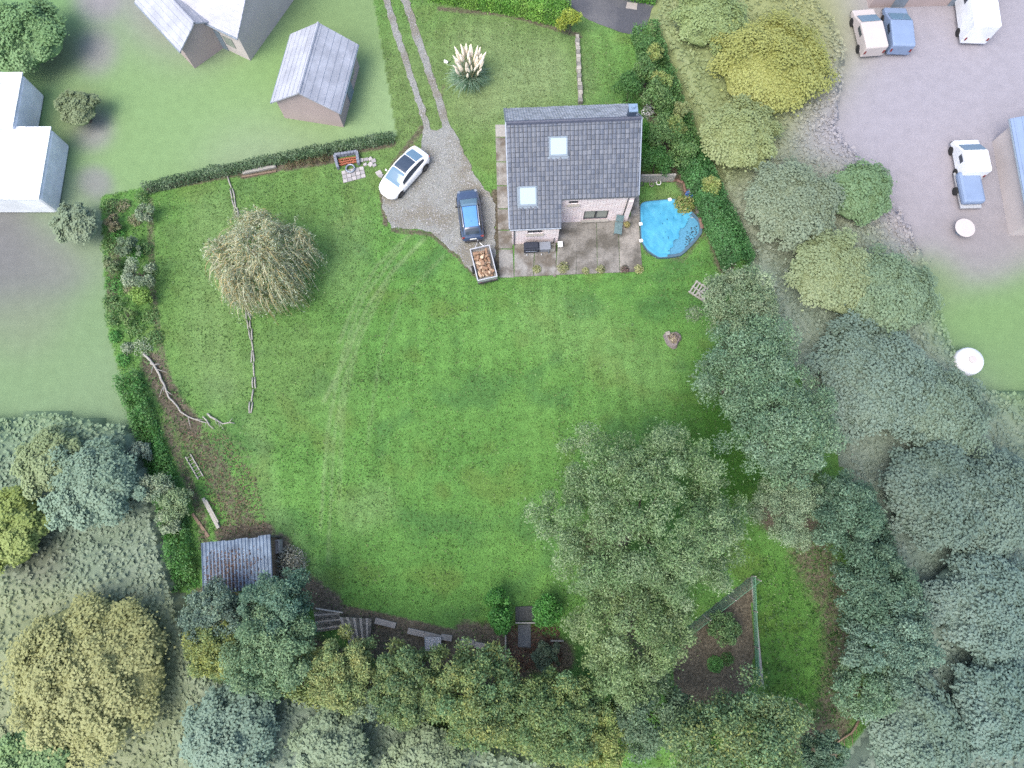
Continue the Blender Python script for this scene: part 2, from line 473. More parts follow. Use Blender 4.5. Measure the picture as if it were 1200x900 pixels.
def hedge(name, label, path, width, height, pal, nl, leaf=.13, aspect=.6, group=None, cat='hedge', rough=.12, taper=.12, jit=.22, round_ends=True, wob=.15):
    """leafy wall along a world path; path is list of (x, y)"""
    SEED[0] += 1
    r = np.random.default_rng(SEED[0])
    pts = [Vector((p[0], p[1], 0)) for p in path]
    root = thing(name, label, cat, pts[0], 0, group)
    seg = [(pts[i + 1] - pts[i]).length for i in range(len(pts) - 1)]
    cum = np.concatenate([[0], np.cumsum(seg)]); tot = cum[-1]
    s = r.uniform(0, tot, nl)
    i = np.clip(np.searchsorted(cum, s, side='right') - 1, 0, len(seg) - 1)
    A = np.array([tuple(p) for p in pts])
    f = ((s - cum[i]) / np.array(seg)[i])[:, None]
    ctr = A[i] * (1 - f) + A[i + 1] * f
    dirv = unit(A[i + 1] - A[i]); side = np.stack([-dirv[:, 1], dirv[:, 0], np.zeros(nl)], 1)
    # profile parameter: up one side, over the top, down the other
    half, H = width / 2, height
    per = 2 * H + width
    q = r.uniform(0, per, nl)
    off = np.where(q < H, -half, np.where(q < H + width, q - H - half, half))
    zz = np.where(q < H, q, np.where(q < H + width, H, per - q))
    off = off * (1 - taper * zz / H)
    wv = np.array([mnoise.noise(Vector((float(a) * .9, float(b) * .9, 3.3))) for a, b in zip(ctr[:, 0] + off * .7, ctr[:, 1])])
    ins = r.uniform(0, 1, nl) ** 2 * .35
    off = off * (1 - ins * .6); zz = zz * (1 - ins * .5) + wv * wob * 2 * (zz / H)
    pos = ctr + side * off[:, None]; pos[:, 2] = np.maximum(zz, .04)
    pos += r.normal(size=(nl, 3)) * rough * .5
    pos[:, 2] = np.maximum(pos[:, 2], .04)
    nn = unit(side * np.sign(off)[:, None] * .35 + np.array([0, 0, .75]) + r.normal(size=(nl, 3)) * .55)
    cl = (np.floor(s / .7).astype(int)) * 4 + np.floor((off + half) / width * 3.99).astype(int)
    cl = np.maximum(cl, 0)
    V, F = leaf_arrays(pos, nn, leaf, aspect, r)
    t = np.repeat(palette_tints(pal, cl, r, jit), 4, axis=0)
    np_mesh('foliage', V - A[0], F, LEAF, t, root)
    mb = MB()
    n = max(3, int(tot / .8))
    for k in range(n):
        sp = (k + .5) / n * tot; j = min(int(np.searchsorted(cum, sp, side='right') - 1), len(seg) - 1)
        b = pts[j].lerp(pts[j + 1], (sp - cum[j]) / seg[j])
        mb.tube([b - Vector((0, 0, .1)), b + Vector((random.uniform(-.1, .1), random.uniform(-.1, .1), H * .75))], [.05, .015], 5)
    mb.build('stems', 'bark', root, world=True)['kind'] = 'stuff'
    return root

# ------------------------------------------------------------------ ground: one sheet to the horizon
PLOT = [(118, 230), (166, 220), (465, 160), (428, -60), (752, -60), (757, 10), (762, 32), (880, 318), (985, 540), (1075, 735), (1075, 780), (972, 905), (700, 900), (232, 780), (125, 380)]
def inpoly(U, Vv, poly):
    ins = np.zeros(U.shape, bool)
    j = len(poly) - 1
    for i in range(len(poly)):
        xi, yi = poly[i]; xj, yj = poly[j]
        with np.errstate(divide='ignore', invalid='ignore'):
            c = ((yi > Vv) != (yj > Vv)) & (U < (xj - xi) * (Vv - yi) / (yj - yi + 1e-12) + xi)
        ins ^= c; j = i
    return ins
def dist_line(U, Vv, pts):
    d = np.full(U.shape, 1e9)
    if len(pts) == 1: return np.hypot(U - pts[0][0], Vv - pts[0][1])
    for (x0, y0), (x1, y1) in zip(pts[:-1], pts[1:]):
        L2 = (x1 - x0) ** 2 + (y1 - y0) ** 2
        t = np.clip(((U - x0) * (x1 - x0) + (Vv - y0) * (y1 - y0)) / L2, 0, 1)
        d = np.minimum(d, np.hypot(U - x0 - t * (x1 - x0), Vv - y0 - t * (y1 - y0)))
    return d
def stroke(U, Vv, pts, r, s=1.0):
    return s * np.clip(1.4 - dist_line(U, Vv, pts) / r, 0, 1)
DRIVE = [(494, 176), (497, 150), (512, 154), (524, 146), (533, 155), (545, 180), (556, 205), (566, 219), (574, 226), (580, 240), (580, 300), (579, 322), (566, 330), (550, 316), (537, 300), (520, 285), (505, 272), (480, 268), (459, 268), (449, 245), (447, 225), (460, 203), (480, 187)]
TRK1 = [(447, -30), (453, 0), (462, 30), (475, 70), (488, 110), (497, 138), (503, 158)]
TRK2 = [(466, -30), (475, 0), (487, 38), (503, 85), (516, 122), (524, 152)]
TRIBED = [(797, 742), (881, 674), (884, 800), (870, 818), (800, 830), (790, 790)]
# soft patches of the neighbouring plots (pixel centre, radius, colour)
BLOBS = [
    (30, 40, 70, (128, 166, 112)), (110, 60, 22, (160, 154, 160)), (112, 150, 18, (162, 156, 164)), (112, 0, 22, (162, 156, 164)), (112, 215, 14, (150, 152, 150)),
    (200, 130, 80, (140, 172, 118)), (300, 120, 70, (140, 176, 112)), (400, 30, 50, (136, 164, 112)), (420, 120, 40, (150, 178, 128)), (300, 175, 60, (156, 172, 142)),
    (60, 60, 30, (140, 146, 120)), (95, 130, 25, (132, 150, 108)), (20, 320, 50, (132, 132, 132)), (60, 300, 30, (140, 142, 136)), (90, 270, 40, (140, 160, 128)),
    (60, 440, 80, (134, 162, 118)), (30, 380, 40, (140, 152, 126)), (110, 460, 40, (138, 164, 124)), (150, 620, 60, (138, 156, 132)), (60, 640, 30, (108, 112, 92)),
    (850, 100, 70, (152, 166, 116)), (1060, 110, 90, (176, 172, 182)), (1010, 150, 60, (176, 172, 182)), (1130, 90, 60, (176, 172, 182)), (1090, 180, 60, (178, 172, 180)), (1130, 280, 50, (166, 160, 164)),
    (1060, 220, 40, (172, 166, 172)), (1150, 300, 30, (160, 154, 158)), (1180, 120, 40, (176, 172, 182)), (1150, 370, 50, (130, 164, 108)), (1195, 430, 50, (128, 160, 108)), (1100, 330, 30, (134, 160, 112)),
    (950, 250, 60, (146, 156, 134)), (950, 420, 90, (142, 158, 140)), (1100, 520, 90, (132, 148, 134)), (1130, 700, 110, (130, 150, 138)), (1100, 850, 120, (132, 152, 138)), (1190, 560, 60, (126, 146, 122)),
    (330, 850, 80, (142, 162, 140)), (500, 880, 80, (146, 166, 138)), (100, 850, 120, (148, 160, 120)), (620, 930, 80, (140, 160, 130)),
    (80, 560, 80, (136, 160, 134)), (1175, 210, 40, (170, 168, 178)), (230, 10, 60, (160, 160, 160)), (940, 70, 60, (160, 166, 110)),
]
def lawn_masks(U, Vv):
    D = np.zeros(U.shape)
    for pts, r_, s_ in [
        ([(176, 235), (178, 330), (186, 400), (200, 450)], 7, .55), ([(132, 240), (135, 300), (128, 360)], 12, .55), ([(155, 240), (165, 330)], 14, .35),  # first stroke: west bed soil line, its weedy shade painted in as soil
        ([(178, 425), (200, 470), (225, 500)], 16, .85), ([(205, 490), (250, 545), (285, 610)], 26, .56), ([(245, 500), (285, 540), (300, 600)], 26, .42),
        ([(195, 500), (235, 600), (240, 640)], 10, .6), ([(262, 626), (310, 622)], 14, .8), ([(325, 640), (345, 680), (385, 708)], 20, .85), ([(380, 712), (450, 726), (545, 748)], 9, .85),
        ([(545, 740), (580, 745)], 18, .7), ([(600, 760), (650, 770)], 26, 1.0), ([(440, 750), (600, 790)], 30, .9), ([(250, 720), (380, 790)], 40, 1.0),
        ([(950, 650), (985, 710), (990, 780), (975, 850)], 40, .58), ([(930, 860), (960, 880)], 26, 1.0), ([(820, 820), (900, 830)], 14, .8),
        ([(905, 600), (990, 620)], 30, .7), ([(870, 420), (930, 540)], 40, .7), ([(1020, 640), (1060, 780)], 30, .9), ([(700, 640), (760, 780)], 50, .55),
        ([(580, 226), (582, 320)], 6, .8), ([(495, 150), (460, 195)], 6, .6), ([(448, 225), (452, 262)], 5, .7), ([(461, 270), (505, 274), (540, 304), (566, 332)], 5, .6),
        ([(285, 204), (325, 196)], 7, .9), ([(335, 195), (390, 186)], 8, .7), ([(175, 222), (460, 168)], 6, .7), ([(515, 10), (600, 18), (680, 42)], 5, .6),
        ([(755, 95), (775, 160), (800, 210), (835, 270), (850, 312)], 14, .7), ([(520, 100), (514, 122)], 4, .5), ([(748, 250), (757, 296), (800, 305), (828, 270)], 5, .5),
        ([(750, 205), (790, 208), (815, 230)], 10, .5), ([(748, 165), (752, 200)], 9, .4), ([(438, 60), (450, 110), (462, 150)], 6, .3),
        ([(445, 0), (490, 130)], 4, .25), ([(770, 420), (790, 420)], 14, .22), ([(690, 130), (720, 118)], 5, .4), ([(800, 425), (815, 470)], 12, .35),
    ]:
        D = np.maximum(D, stroke(U, Vv, pts, r_, s_))
    D = np.maximum(D, inpoly(U, Vv, TRIBED) * .95)
    W = np.zeros(U.shape)       # worn, paler grass: wheel marks and mown edges
    for pts, r_, s_ in [
        ([(497, 280), (460, 318), (430, 360), (405, 420), (380, 470)], 2.6, .6), ([(480, 276), (443, 310), (418, 350), (398, 400)], 2.6, .5), ([(470, 290), (425, 350), (400, 420), (385, 500), (375, 620)], 2.2, .5),
        ([(437, 360), (405, 440), (390, 520), (385, 660)], 2.2, .45), ([(455, 330), (420, 400), (402, 480), (396, 600)], 2.2, .4), ([(520, 300), (470, 350), (445, 420), (430, 520)], 2.0, .3), ([(300, 500), (320, 600), (370, 680)], 14, .25), ([(250, 250), (245, 400), (260, 450)], 30, .25),
        ([(570, 110), (640, 90)], 40, .6), ([(560, 60), (660, 100)], 35, .4), ([(420, 600), (440, 590)], 26, .35), ([(410, 270), (400, 330)], 30, .3),
        ([(640, 370), (760, 430)], 40, .2), ([(770, 240), (790, 225)], 16, .35),
    ]:
        W = np.maximum(W, stroke(U, Vv, pts, r_, s_))
    return np.clip(D, 0, 1), np.clip(W, 0, 1)
def plot_colour(U, Vv):          # neighbours: weighted soft patches
    num = np.zeros(U.shape + (3,)); den = np.zeros(U.shape)
    for (u, v, r_, c) in BLOBS:
        d2 = ((U - u) ** 2 + (Vv - v) ** 2) / (r_ * 1.0) ** 2
        wgt = np.exp(-d2 * 1.3) + .02 / (1 + d2) ** 2
        num += wgt[..., None] * np.array(S(*c)); den += wgt
    return num / den[..., None]
def make_ground():
    xs = np.concatenate([[-3000, -1200, -500, -220, -120, -80, -60], np.arange(-48, 48.01, .2), [60, 80, 120, 220, 500, 1200, 3000]])
    ys = np.concatenate([[-3000, -1200, -500, -220, -120, -60, -35], np.arange(-17, 49.01, .2), [60, 80, 120, 220, 500, 1200, 3000]])
    X, Y = np.meshgrid(xs, ys)
    nx, ny = len(xs), len(ys)
    Xc, Yc = np.clip(X, -60, 60), np.clip(Y, -26, 60)
    U, Vv = Q(Xc, Yc)
    ins = inpoly(U, Vv, PLOT)
    nb = plot_colour(U, Vv)
    # own plot: grass colour with broad variation
    g = np.zeros(U.shape + (3,))
    base = np.array(S(112, 160, 82)); dk = np.array(S(98, 146, 72)); lt = np.array(S(164, 182, 136)); dull = np.array(S(124, 148, 92))
    n1 = np.array([mnoise.noise(Vector((a * .09, b * .09, 0))) for a, b in zip(Xc.ravel(), Yc.ravel())]).reshape(U.shape)
    n2 = np.array([mnoise.noise(Vector((a * .35, b * .35, 5))) for a, b in zip(Xc.ravel(), Yc.ravel())]).reshape(U.shape)
    f = np.clip(.5 + n1 * .8 + n2 * .5, 0, 1)[..., None]
    g[:] = dk * (1 - f) + base * f
    n3 = np.array([mnoise.noise(Vector((a * .22, b * .3, 15))) for a, b in zip(Xc.ravel(), Yc.ravel())]).reshape(U.shape)
    n4 = np.array([mnoise.noise(Vector((a * .6, b * .6, 25))) for a, b in zip(Xc.ravel(), Yc.ravel())]).reshape(U.shape)
    ol = np.clip(n3 * 1.2 + n4 * .8 - .25, 0, .4)[..., None]
    g = g * (1 - ol) + np.array(S(112, 132, 66)) * ol
    bl_ = np.clip(-n3 * 1.2 + n4 * .9 - .25, 0, .45)[..., None]
    g = g * (1 - bl_) + np.array(S(74, 118, 70)) * bl_
    # paler lawn to the north and west, shade beside the tall eastern trees painted as deeper green
    pale = np.clip(stroke(U, Vv, [(600, 70), (480, 120)], 110, .8) + stroke(U, Vv, [(330, 240), (240, 300), (240, 420), (330, 430)], 80, .4), 0, .8)[..., None]
    g = g * (1 - pale) + dull * pale
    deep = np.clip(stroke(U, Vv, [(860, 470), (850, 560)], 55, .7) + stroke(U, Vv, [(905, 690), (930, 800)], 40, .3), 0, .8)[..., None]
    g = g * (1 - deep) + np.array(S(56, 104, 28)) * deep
    D, W = lawn_masks(U, Vv)
    wf = (W * .6)[..., None]
    g = g * (1 - wf) + lt * wf
    mow = 1 + .055 * np.sign(np.sin((X * math.cos(.06) + Y * math.sin(.06)) * 2 * math.pi / 1.5)) * np.clip(.5 + n1 * 2, 0, 1) + .04 * np.sin((Y * math.cos(.05) - X * math.sin(.05)) * 2 * math.pi / 1.1) * np.clip(.5 - n1 * 2, 0, 1)
    g = g * mow[..., None]
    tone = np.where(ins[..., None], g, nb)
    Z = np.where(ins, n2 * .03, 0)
    V = np.stack([X, Y, Z], -1).reshape(-1, 3)
    idx = np.arange(nx * ny).reshape(ny, nx)
    F = np.stack([idx[:-1, :-1], idx[:-1, 1:], idx[1:, 1:], idx[1:, :-1]], -1).reshape(-1, 4)
    m, t, b = nodes_of('ground')
    N, L = t.nodes.new, t.links.new
    at = N('ShaderNodeAttribute'); at.attribute_name = 'tint'
    am = N('ShaderNodeAttribute'); am.attribute_name = 'soil_shade_mask'
    sp = N('ShaderNodeSeparateColor'); L(am.outputs['Color'], sp.inputs[0])
    tc = N('ShaderNodeTexCoord')
    def nz(sc, det=5, ro=.6):
        n = N('ShaderNodeTexNoise'); n.inputs['Scale'].default_value = sc; n.inputs['Detail'].default_value = det; n.inputs['Roughness'].default_value = ro
        L(tc.outputs['Object'], n.inputs['Vector']); return n
    def rng_(src, a, b_, c, d):
        n = N('ShaderNodeMapRange'); L(src, n.inputs['Value'])
        for k, q in zip(('From Min', 'From Max', 'To Min', 'To Max'), (a, b_, c, d)): n.inputs[k].default_value = q
        return n.outputs[0]
    fine = rng_(nz(9, 8, .8).outputs['Fac'], .32, .68, .58, 1.42)
    mid = rng_(nz(1.3, 5).outputs['Fac'], .3, .7, .82, 1.18)
    det = N('ShaderNodeMath'); det.operation = 'MULTIPLY'; L(fine, det.inputs[0]); L(mid, det.inputs[1])
    dm = N('ShaderNodeMix'); dm.data_type = 'FLOAT'; L(sp.outputs['Green'], dm.inputs['Factor']); dm.inputs['A'].default_value = 1.0; L(det.outputs[0], dm.inputs['B'])
    # soil showing through in patches
    so_n = nz(3.2, 8, .8)
    su = N('ShaderNodeMath'); su.operation = 'ADD'; L(so_n.outputs['Fac'], su.inputs[0]); L(sp.outputs['Red'], su.inputs[1])
    sf = rng_(su.outputs[0], .88, 1.12, 0, 1)
    sc_ = N('ShaderNodeMix'); sc_.data_type = 'RGBA'
    sc_.inputs['A'].default_value = (*S(82, 76, 64), 1); sc_.inputs['B'].default_value = (*S(142, 134, 116), 1)
    L(rng_(nz(5, 8, .8).outputs['Fac'], .38, .66, 0, 1), sc_.inputs['Factor'])
    mx = N('ShaderNodeMix'); mx.data_type = 'RGBA'; L(sf, mx.inputs['Factor']); L(at.outputs['Color'], mx.inputs['A']); L(sc_.outputs['Result'], mx.inputs['B'])
    sl = N('ShaderNodeVectorMath'); sl.operation = 'SCALE'; L(mx.outputs['Result'], sl.inputs[0]); L(dm.outputs['Result'], sl.inputs['Scale'])
    L(sl.outputs[0], b.inputs['Base Color'])
    b.inputs['Roughness'].default_value = .95
    b.inputs['Specular IOR Level'].default_value = .15
    bp = N('ShaderNodeBump'); bp.inputs['Distance'].default_value = .06
    L(nz(9, 6, .7).outputs['Fac'], bp.inputs['Height'])
    bs = N('ShaderNodeMath'); bs.operation = 'MULTIPLY'; bs.inputs[1].default_value = .8; L(sp.outputs['Green'], bs.inputs[0]); L(bs.outputs[0], bp.inputs['Strength'])
    L(bp.outputs[0], b.inputs['Normal'])
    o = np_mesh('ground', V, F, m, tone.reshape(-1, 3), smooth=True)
    a = o.data.attributes.new('soil_shade_mask', 'FLOAT_COLOR', 'POINT')
    c4 = np.zeros((len(V), 4), dtype=np.float32)
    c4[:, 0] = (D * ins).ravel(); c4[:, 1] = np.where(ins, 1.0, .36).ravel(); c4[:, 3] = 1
    a.data.foreach_set('color', c4.ravel())
    o['kind'] = 'structure'
make_ground()

def noisy_outline(px, step=.22, amp=.1, closed=True, z=0.0, seed=0.0):
    pts = [P(u, v) for u, v in px]
    out = []
    n = len(pts)
    for i in range(n if closed else n - 1):
        a, b = pts[i], pts[(i + 1) % n]
        k = max(1, int((b - a).length / step))
        for j in range(k):
            q = a.lerp(b, j / k)
            nn = (b - a).normalized()
            off = mnoise.noise(Vector((q.x * 1.8, q.y * 1.8, seed))) * amp + mnoise.noise(Vector((q.x * 5, q.y * 5, seed + 3))) * amp * .6
            out.append((q.x - nn.y * off, q.y + nn.x * off))
    return out
def sheet(name, poly, z, m, kind='structure'):
    n = len(poly)
    a = sum(poly[i][0] * poly[(i + 1) % n][1] - poly[(i + 1) % n][0] * poly[i][1] for i in range(n))
    if a < 0: poly = poly[::-1]
    mb = MB(); mb.add([(x, y, z) for x, y in poly], [tuple(range(n))])
    o = mb.build(name, m)
    o['kind'] = kind
    return o
sheet('gravel_drive', noisy_outline(DRIVE, amp=.16), .050, 'gravel')
def strip(px, wpx):
    L_, R_ = [], []
    for i, (u, v) in enumerate(px):
        u0, v0 = px[max(i - 1, 0)]; u1, v1 = px[min(i + 1, len(px) - 1)]
        d = math.hypot(u1 - u0, v1 - v0); nx_, ny_ = -(v1 - v0) / d, (u1 - u0) / d
        L_.append((u + nx_ * wpx / 2, v + ny_ * wpx / 2)); R_.append((u - nx_ * wpx / 2, v - ny_ * wpx / 2))
    return L_ + R_[::-1]
sheet('wheel_track', noisy_outline(strip(TRK1, 7.5), amp=.13, seed=2), .046, 'gravel')
sheet('wheel_track', noisy_outline(strip(TRK2, 8.5), amp=.13, seed=4), .042, 'gravel')
ROAD = [(655, -25), (664, 4), (690, 24), (727, 38), (747, 42), (758, 30), (764, 10), (790, -30)]
sheet('road', noisy_outline(ROAD, amp=.05), .040, 'asphalt')
sheet('road_patch', [tuple(P(u, v)[:2]) for u, v in [(735, 3), (747, 4), (746, 12), (733, 10)]], .046, mat('road_patch', S(186, 178, 172), .9, .15, 8, .2))

# ------------------------------------------------------------------ grass blades and stones (stuff)
def grass_tufts():
    r = np.random.default_rng(3)
    n = 210000
    X = r.uniform(-34, 36, n); Y = r.uniform(-15, 47, n)
    U, Vv = Q(X, Y)
    k = inpoly(U, Vv, PLOT) & ~inpoly(U, Vv, TRIBED) & ~inpoly(U, Vv, ROAD)
    D, W = lawn_masks(U, Vv)
    k &= r.uniform(0, 1, n) > D * .85
    dr = inpoly(U, Vv, DRIVE) | (dist_line(U, Vv, TRK1) < 3.8) | (dist_line(U, Vv, TRK2) < 4.2)
    k &= ~dr | (r.uniform(0, 1, n) < .05)
    k &= ~inpoly(U, Vv, PATIO)
    k &= ~inpoly(U, Vv, POOL)
    X, Y, U, Vv, W = X[k], Y[k], U[k], Vv[k], W[k]
    n = len(X)
    ang = r.uniform(0, 2 * math.pi, n); h = r.uniform(.05, .11, n); wd = r.uniform(.035, .08, n)
    lx, ly = r.normal(0, .05, n), r.normal(0, .05, n)
    z0 = np.full(n, -.01)
    V = np.stack([np.stack([X - np.cos(ang) * wd, Y - np.sin(ang) * wd, z0], 1), np.stack([X + np.cos(ang) * wd, Y + np.sin(ang) * wd, z0], 1),
                  np.stack([X + lx, Y + ly, h], 1)], 1).reshape(-1, 3)
    pal = np.array([S(120, 164, 88), S(100, 144, 72), S(162, 190, 128), S(132, 172, 92), S(138, 164, 98), S(106, 150, 92)])
    nz_ = np.array([mnoise.noise(Vector((a * .25, b * .25, 9))) for a, b in zip(X, Y)])
    t = pal[r.integers(0, 6, n)] * (1 + .35 * nz_)[:, None] * r.uniform(.68, 1.32, (n, 1))
    dul = np.clip(stroke(U, Vv, [(600, 70), (480, 120)], 110, .7) + W * .6, 0, .8)[:, None]
    t = t * (1 - dul) + np.array(S(160, 178, 126)) * dul
    o = np_mesh('lawn_grass', V, np.arange(3 * n).reshape(-1, 3), LEAF, np.repeat(t, 3, axis=0))
    tag(o, 'short mown green grass covering the whole garden', 'grass', kind='stuff')
PATIO = [(580, 145), (594, 144), (601, 268), (657, 240), (749, 228), (753, 319), (585, 326)]
POOL = [(750, 243), (757, 238), (790, 235), (801, 241), (820, 261), (821, 274), (812, 286), (797, 300), (772, 303), (758, 294), (751, 281)]
grass_tufts()
def scatter_stones():
    r = np.random.default_rng(5)
    n = 26000
    X = r.uniform(-12, 0, n); Y = r.uniform(18, 46, n)
    U, Vv = Q(X, Y)
    k = inpoly(U, Vv, DRIVE) | (dist_line(U, Vv, TRK1) < 3.5) | (dist_line(U, Vv, TRK2) < 4)
    X, Y = X[k], Y[k]; n = len(X)
    s = r.uniform(.016, .045, n)
    oct_ = np.array([[1, 0, 0], [0, 1, 0], [-1, 0, 0], [0, -1, 0], [0, 0, .8]])
    ang = r.uniform(0, 6.28, n)
    ca, sa = np.cos(ang)[:, None], np.sin(ang)[:, None]
    bx = oct_[None, :, 0] * (s * r.uniform(.7, 1.4, n))[:, None]; by = oct_[None, :, 1] * s[:, None]
    V = np.stack([X[:, None] + bx * ca - by * sa, Y[:, None] + bx * sa + by * ca, .05 + oct_[None, :, 2] * s[:, None] * .7 + 0 * bx], -1).reshape(-1, 3)
    F = (np.arange(n)[:, None, None] * 5 + np.array([[0, 1, 4], [1, 2, 4], [2, 3, 4], [3, 0, 4]])[None]).reshape(-1, 3)
    pal = np.array([S(176, 178, 184), S(140, 140, 146), S(200, 200, 204), S(120, 116, 110)])
    t = pal[r.integers(0, 4, n)] * r.uniform(.8, 1.2, (n, 1))
    o = np_mesh('loose_gravel', V, F, STONE_T, np.repeat(t, 5, axis=0))
    tag(o, 'loose grey gravel stones on the driveway', 'gravel', kind='stuff')
scatter_stones()

# ------------------------------------------------------------------ house
HRZ = R(2.5)
ho = P(600.5, 286.5)
house = thing('house', 'pale brick house with blue-grey tiled roof and two skylights', 'house', ho, HRZ)
WW, HW = 3.42, 8.85           # wing width, total width
YM, YB = 1.62, 9.3             # main front wall, back wall
YR, ZR, SLF = 5.7, 7.1, .766
YE, ZE = -.04, 7.1 - .766 * 5.74
YBE, ZBE = 9.5, 3.2
def zroof(y): return ZR - SLF * (YR - y) if y < YR else ZR - (ZR - ZBE) / (YBE - YR) * (y - YR)
def wall_poly(name, pts, axis_pt, thick, m='b'):
    pass
# walls as solid slabs; gables follow the roof
def gable(x0, x1, ys):
    mb = MB()
    prof = [(ys[0], -.1)] + [(y, zroof(y) - .16) for y in ys] + [(ys[-1], -.1)]
    n = len(prof)
    vs = [(x0, y, z) for y, z in prof] + [(x1, y, z) for y, z in prof]
    mb.add(vs, [tuple(range(n)), tuple(range(2 * n - 1, n - 1, -1))] + [(i, n + i, n + (i + 1) % n, (i + 1) % n) for i in range(n)])
    return mb
gable(0, .3, [0, YR, YB]).build('wall', BRICK, house)
gable(HW - .3, HW, [YM, YR, YB]).build('wall', BRICK, house)
def wall_with_holes(x0, x1, y, thick, zt, holes):
    mb = MB()
    xs = sorted({x0, x1, *[h[0] for h in holes], *[h[1] for h in holes]})
    zs = sorted({-.1, zt, *[h[2] for h in holes], *[h[3] for h in holes]})
    for i in range(len(xs) - 1):
        for j in range(len(zs) - 1):
            cx, cz = (xs[i] + xs[i + 1]) / 2, (zs[j] + zs[j + 1]) / 2
            if any(h[0] < cx < h[1] and h[2] < cz < h[3] for h in holes): continue
            mb.box((cx, y + thick / 2, cz), (xs[i + 1] - xs[i], thick, zs[j + 1] - zs[j]))
    return mb
zt = zroof(0) - .17
slot_w = (1.1, 2.2, 1.75, 2.25)
wall_with_holes(.3, WW, 0, .3, zt, [slot_w]).build('wall', BRICK, house)
ztm = zroof(YM) - .17
bigwin = (WW + 2.0, WW + 3.85, .35, 1.75)
slot_m = (WW + .72, WW + 1.42, 2.95, 3.4)
wall_with_holes(WW, HW - .3, YM, .3, ztm, [bigwin, slot_m]).build('wall', BRICK, house)
mb = MB(); prof = [(0.3, -.1), (0.3, zroof(.3) - .17), (YM, zroof(YM) - .17), (YM, -.1)]
mb.add([(WW - .3, y, z) for y, z in prof] + [(WW, y, z) for y, z in prof], [(0, 1, 2, 3), (7, 6, 5, 4), (0, 4, 5, 1), (1, 5, 6, 2), (2, 6, 7, 3), (3, 7, 4, 0)])
mb.build('wall', BRICK, house)
MB().box((HW / 2, YB - .15, 1.6), (HW - .6, .3, 3.4)).build('wall', BRICK, house)
# brick pier at the right corner of the front
MB().box((HW - .2, YM - .06, 1.6), (.36, .12, 3.2)).build('corner_pier', BRICK, house)
def window(x0, x1, z0, z1, y, panes, frame='frame_dark', pane='pane_glass', sill=True):
    w_ = thing_part = MB()
    t = .07
    for a, b_, c_, d_ in ((x0, x1, z0, z0 + t), (x0, x1, z1 - t, z1)):
        w_.box(((a + b_) / 2, y, (c_ + d_) / 2), (b_ - a, .1, t))
    for k in range(panes + 1):
        xx = x0 + t / 2 + (x1 - x0 - t) * k / panes
        w_.box((xx, y + .002, (z0 + z1) / 2), (t, .1, z1 - z0 - 2 * t))
    f = w_.build('window', frame, house)
    for k in range(panes):
        a = x0 + (x1 - x0) * k / panes + t; b_ = x0 + (x1 - x0) * (k + 1) / panes - t
        MB().box(((a + b_) / 2, y + .03, (z0 + z1) / 2), (b_ - a, .02, z1 - z0 - 2 * t)).build('pane', pane, f)
    if sill: MB().box(((x0 + x1) / 2, y - .17, z0 - .05), (x1 - x0 + .2, .28, .08)).build('sill', 'pale_slab', f)
    return f
window(*bigwin, YM + .12, 2)
window(*slot_m, YM + .12, 2, pane='glass_dark', sill=True)
window(*slot_w, .12, 3, pane='glass_dark', sill=True)
# roof deck
XL, XR_ = -.18, HW + .18
mb = MB()
def deck(x0, x1, y0, y1, th=.1, dz=0.0):
    vs = [(x, y, zroof(y) + q + dz) for q in (-th, 0) for x, y in ((x0, y0), (x1, y0), (x1, y1), (x0, y1))]
    mb.add(vs, [(3, 2, 1, 0), (4, 5, 6, 7), (0, 1, 5, 4), (1, 2, 6, 5), (2, 3, 7, 6), (3, 0, 4, 7)])
YEM = YM - .05
deck(XL, WW + .1, YE, YEM); deck(XL, XR_, YEM, YR)
roof = mb.build('roof', 'gutter', house)
mb = MB(); deck(XL, XR_, YR, YBE); 
mb.build('roof', 'gutter', house)
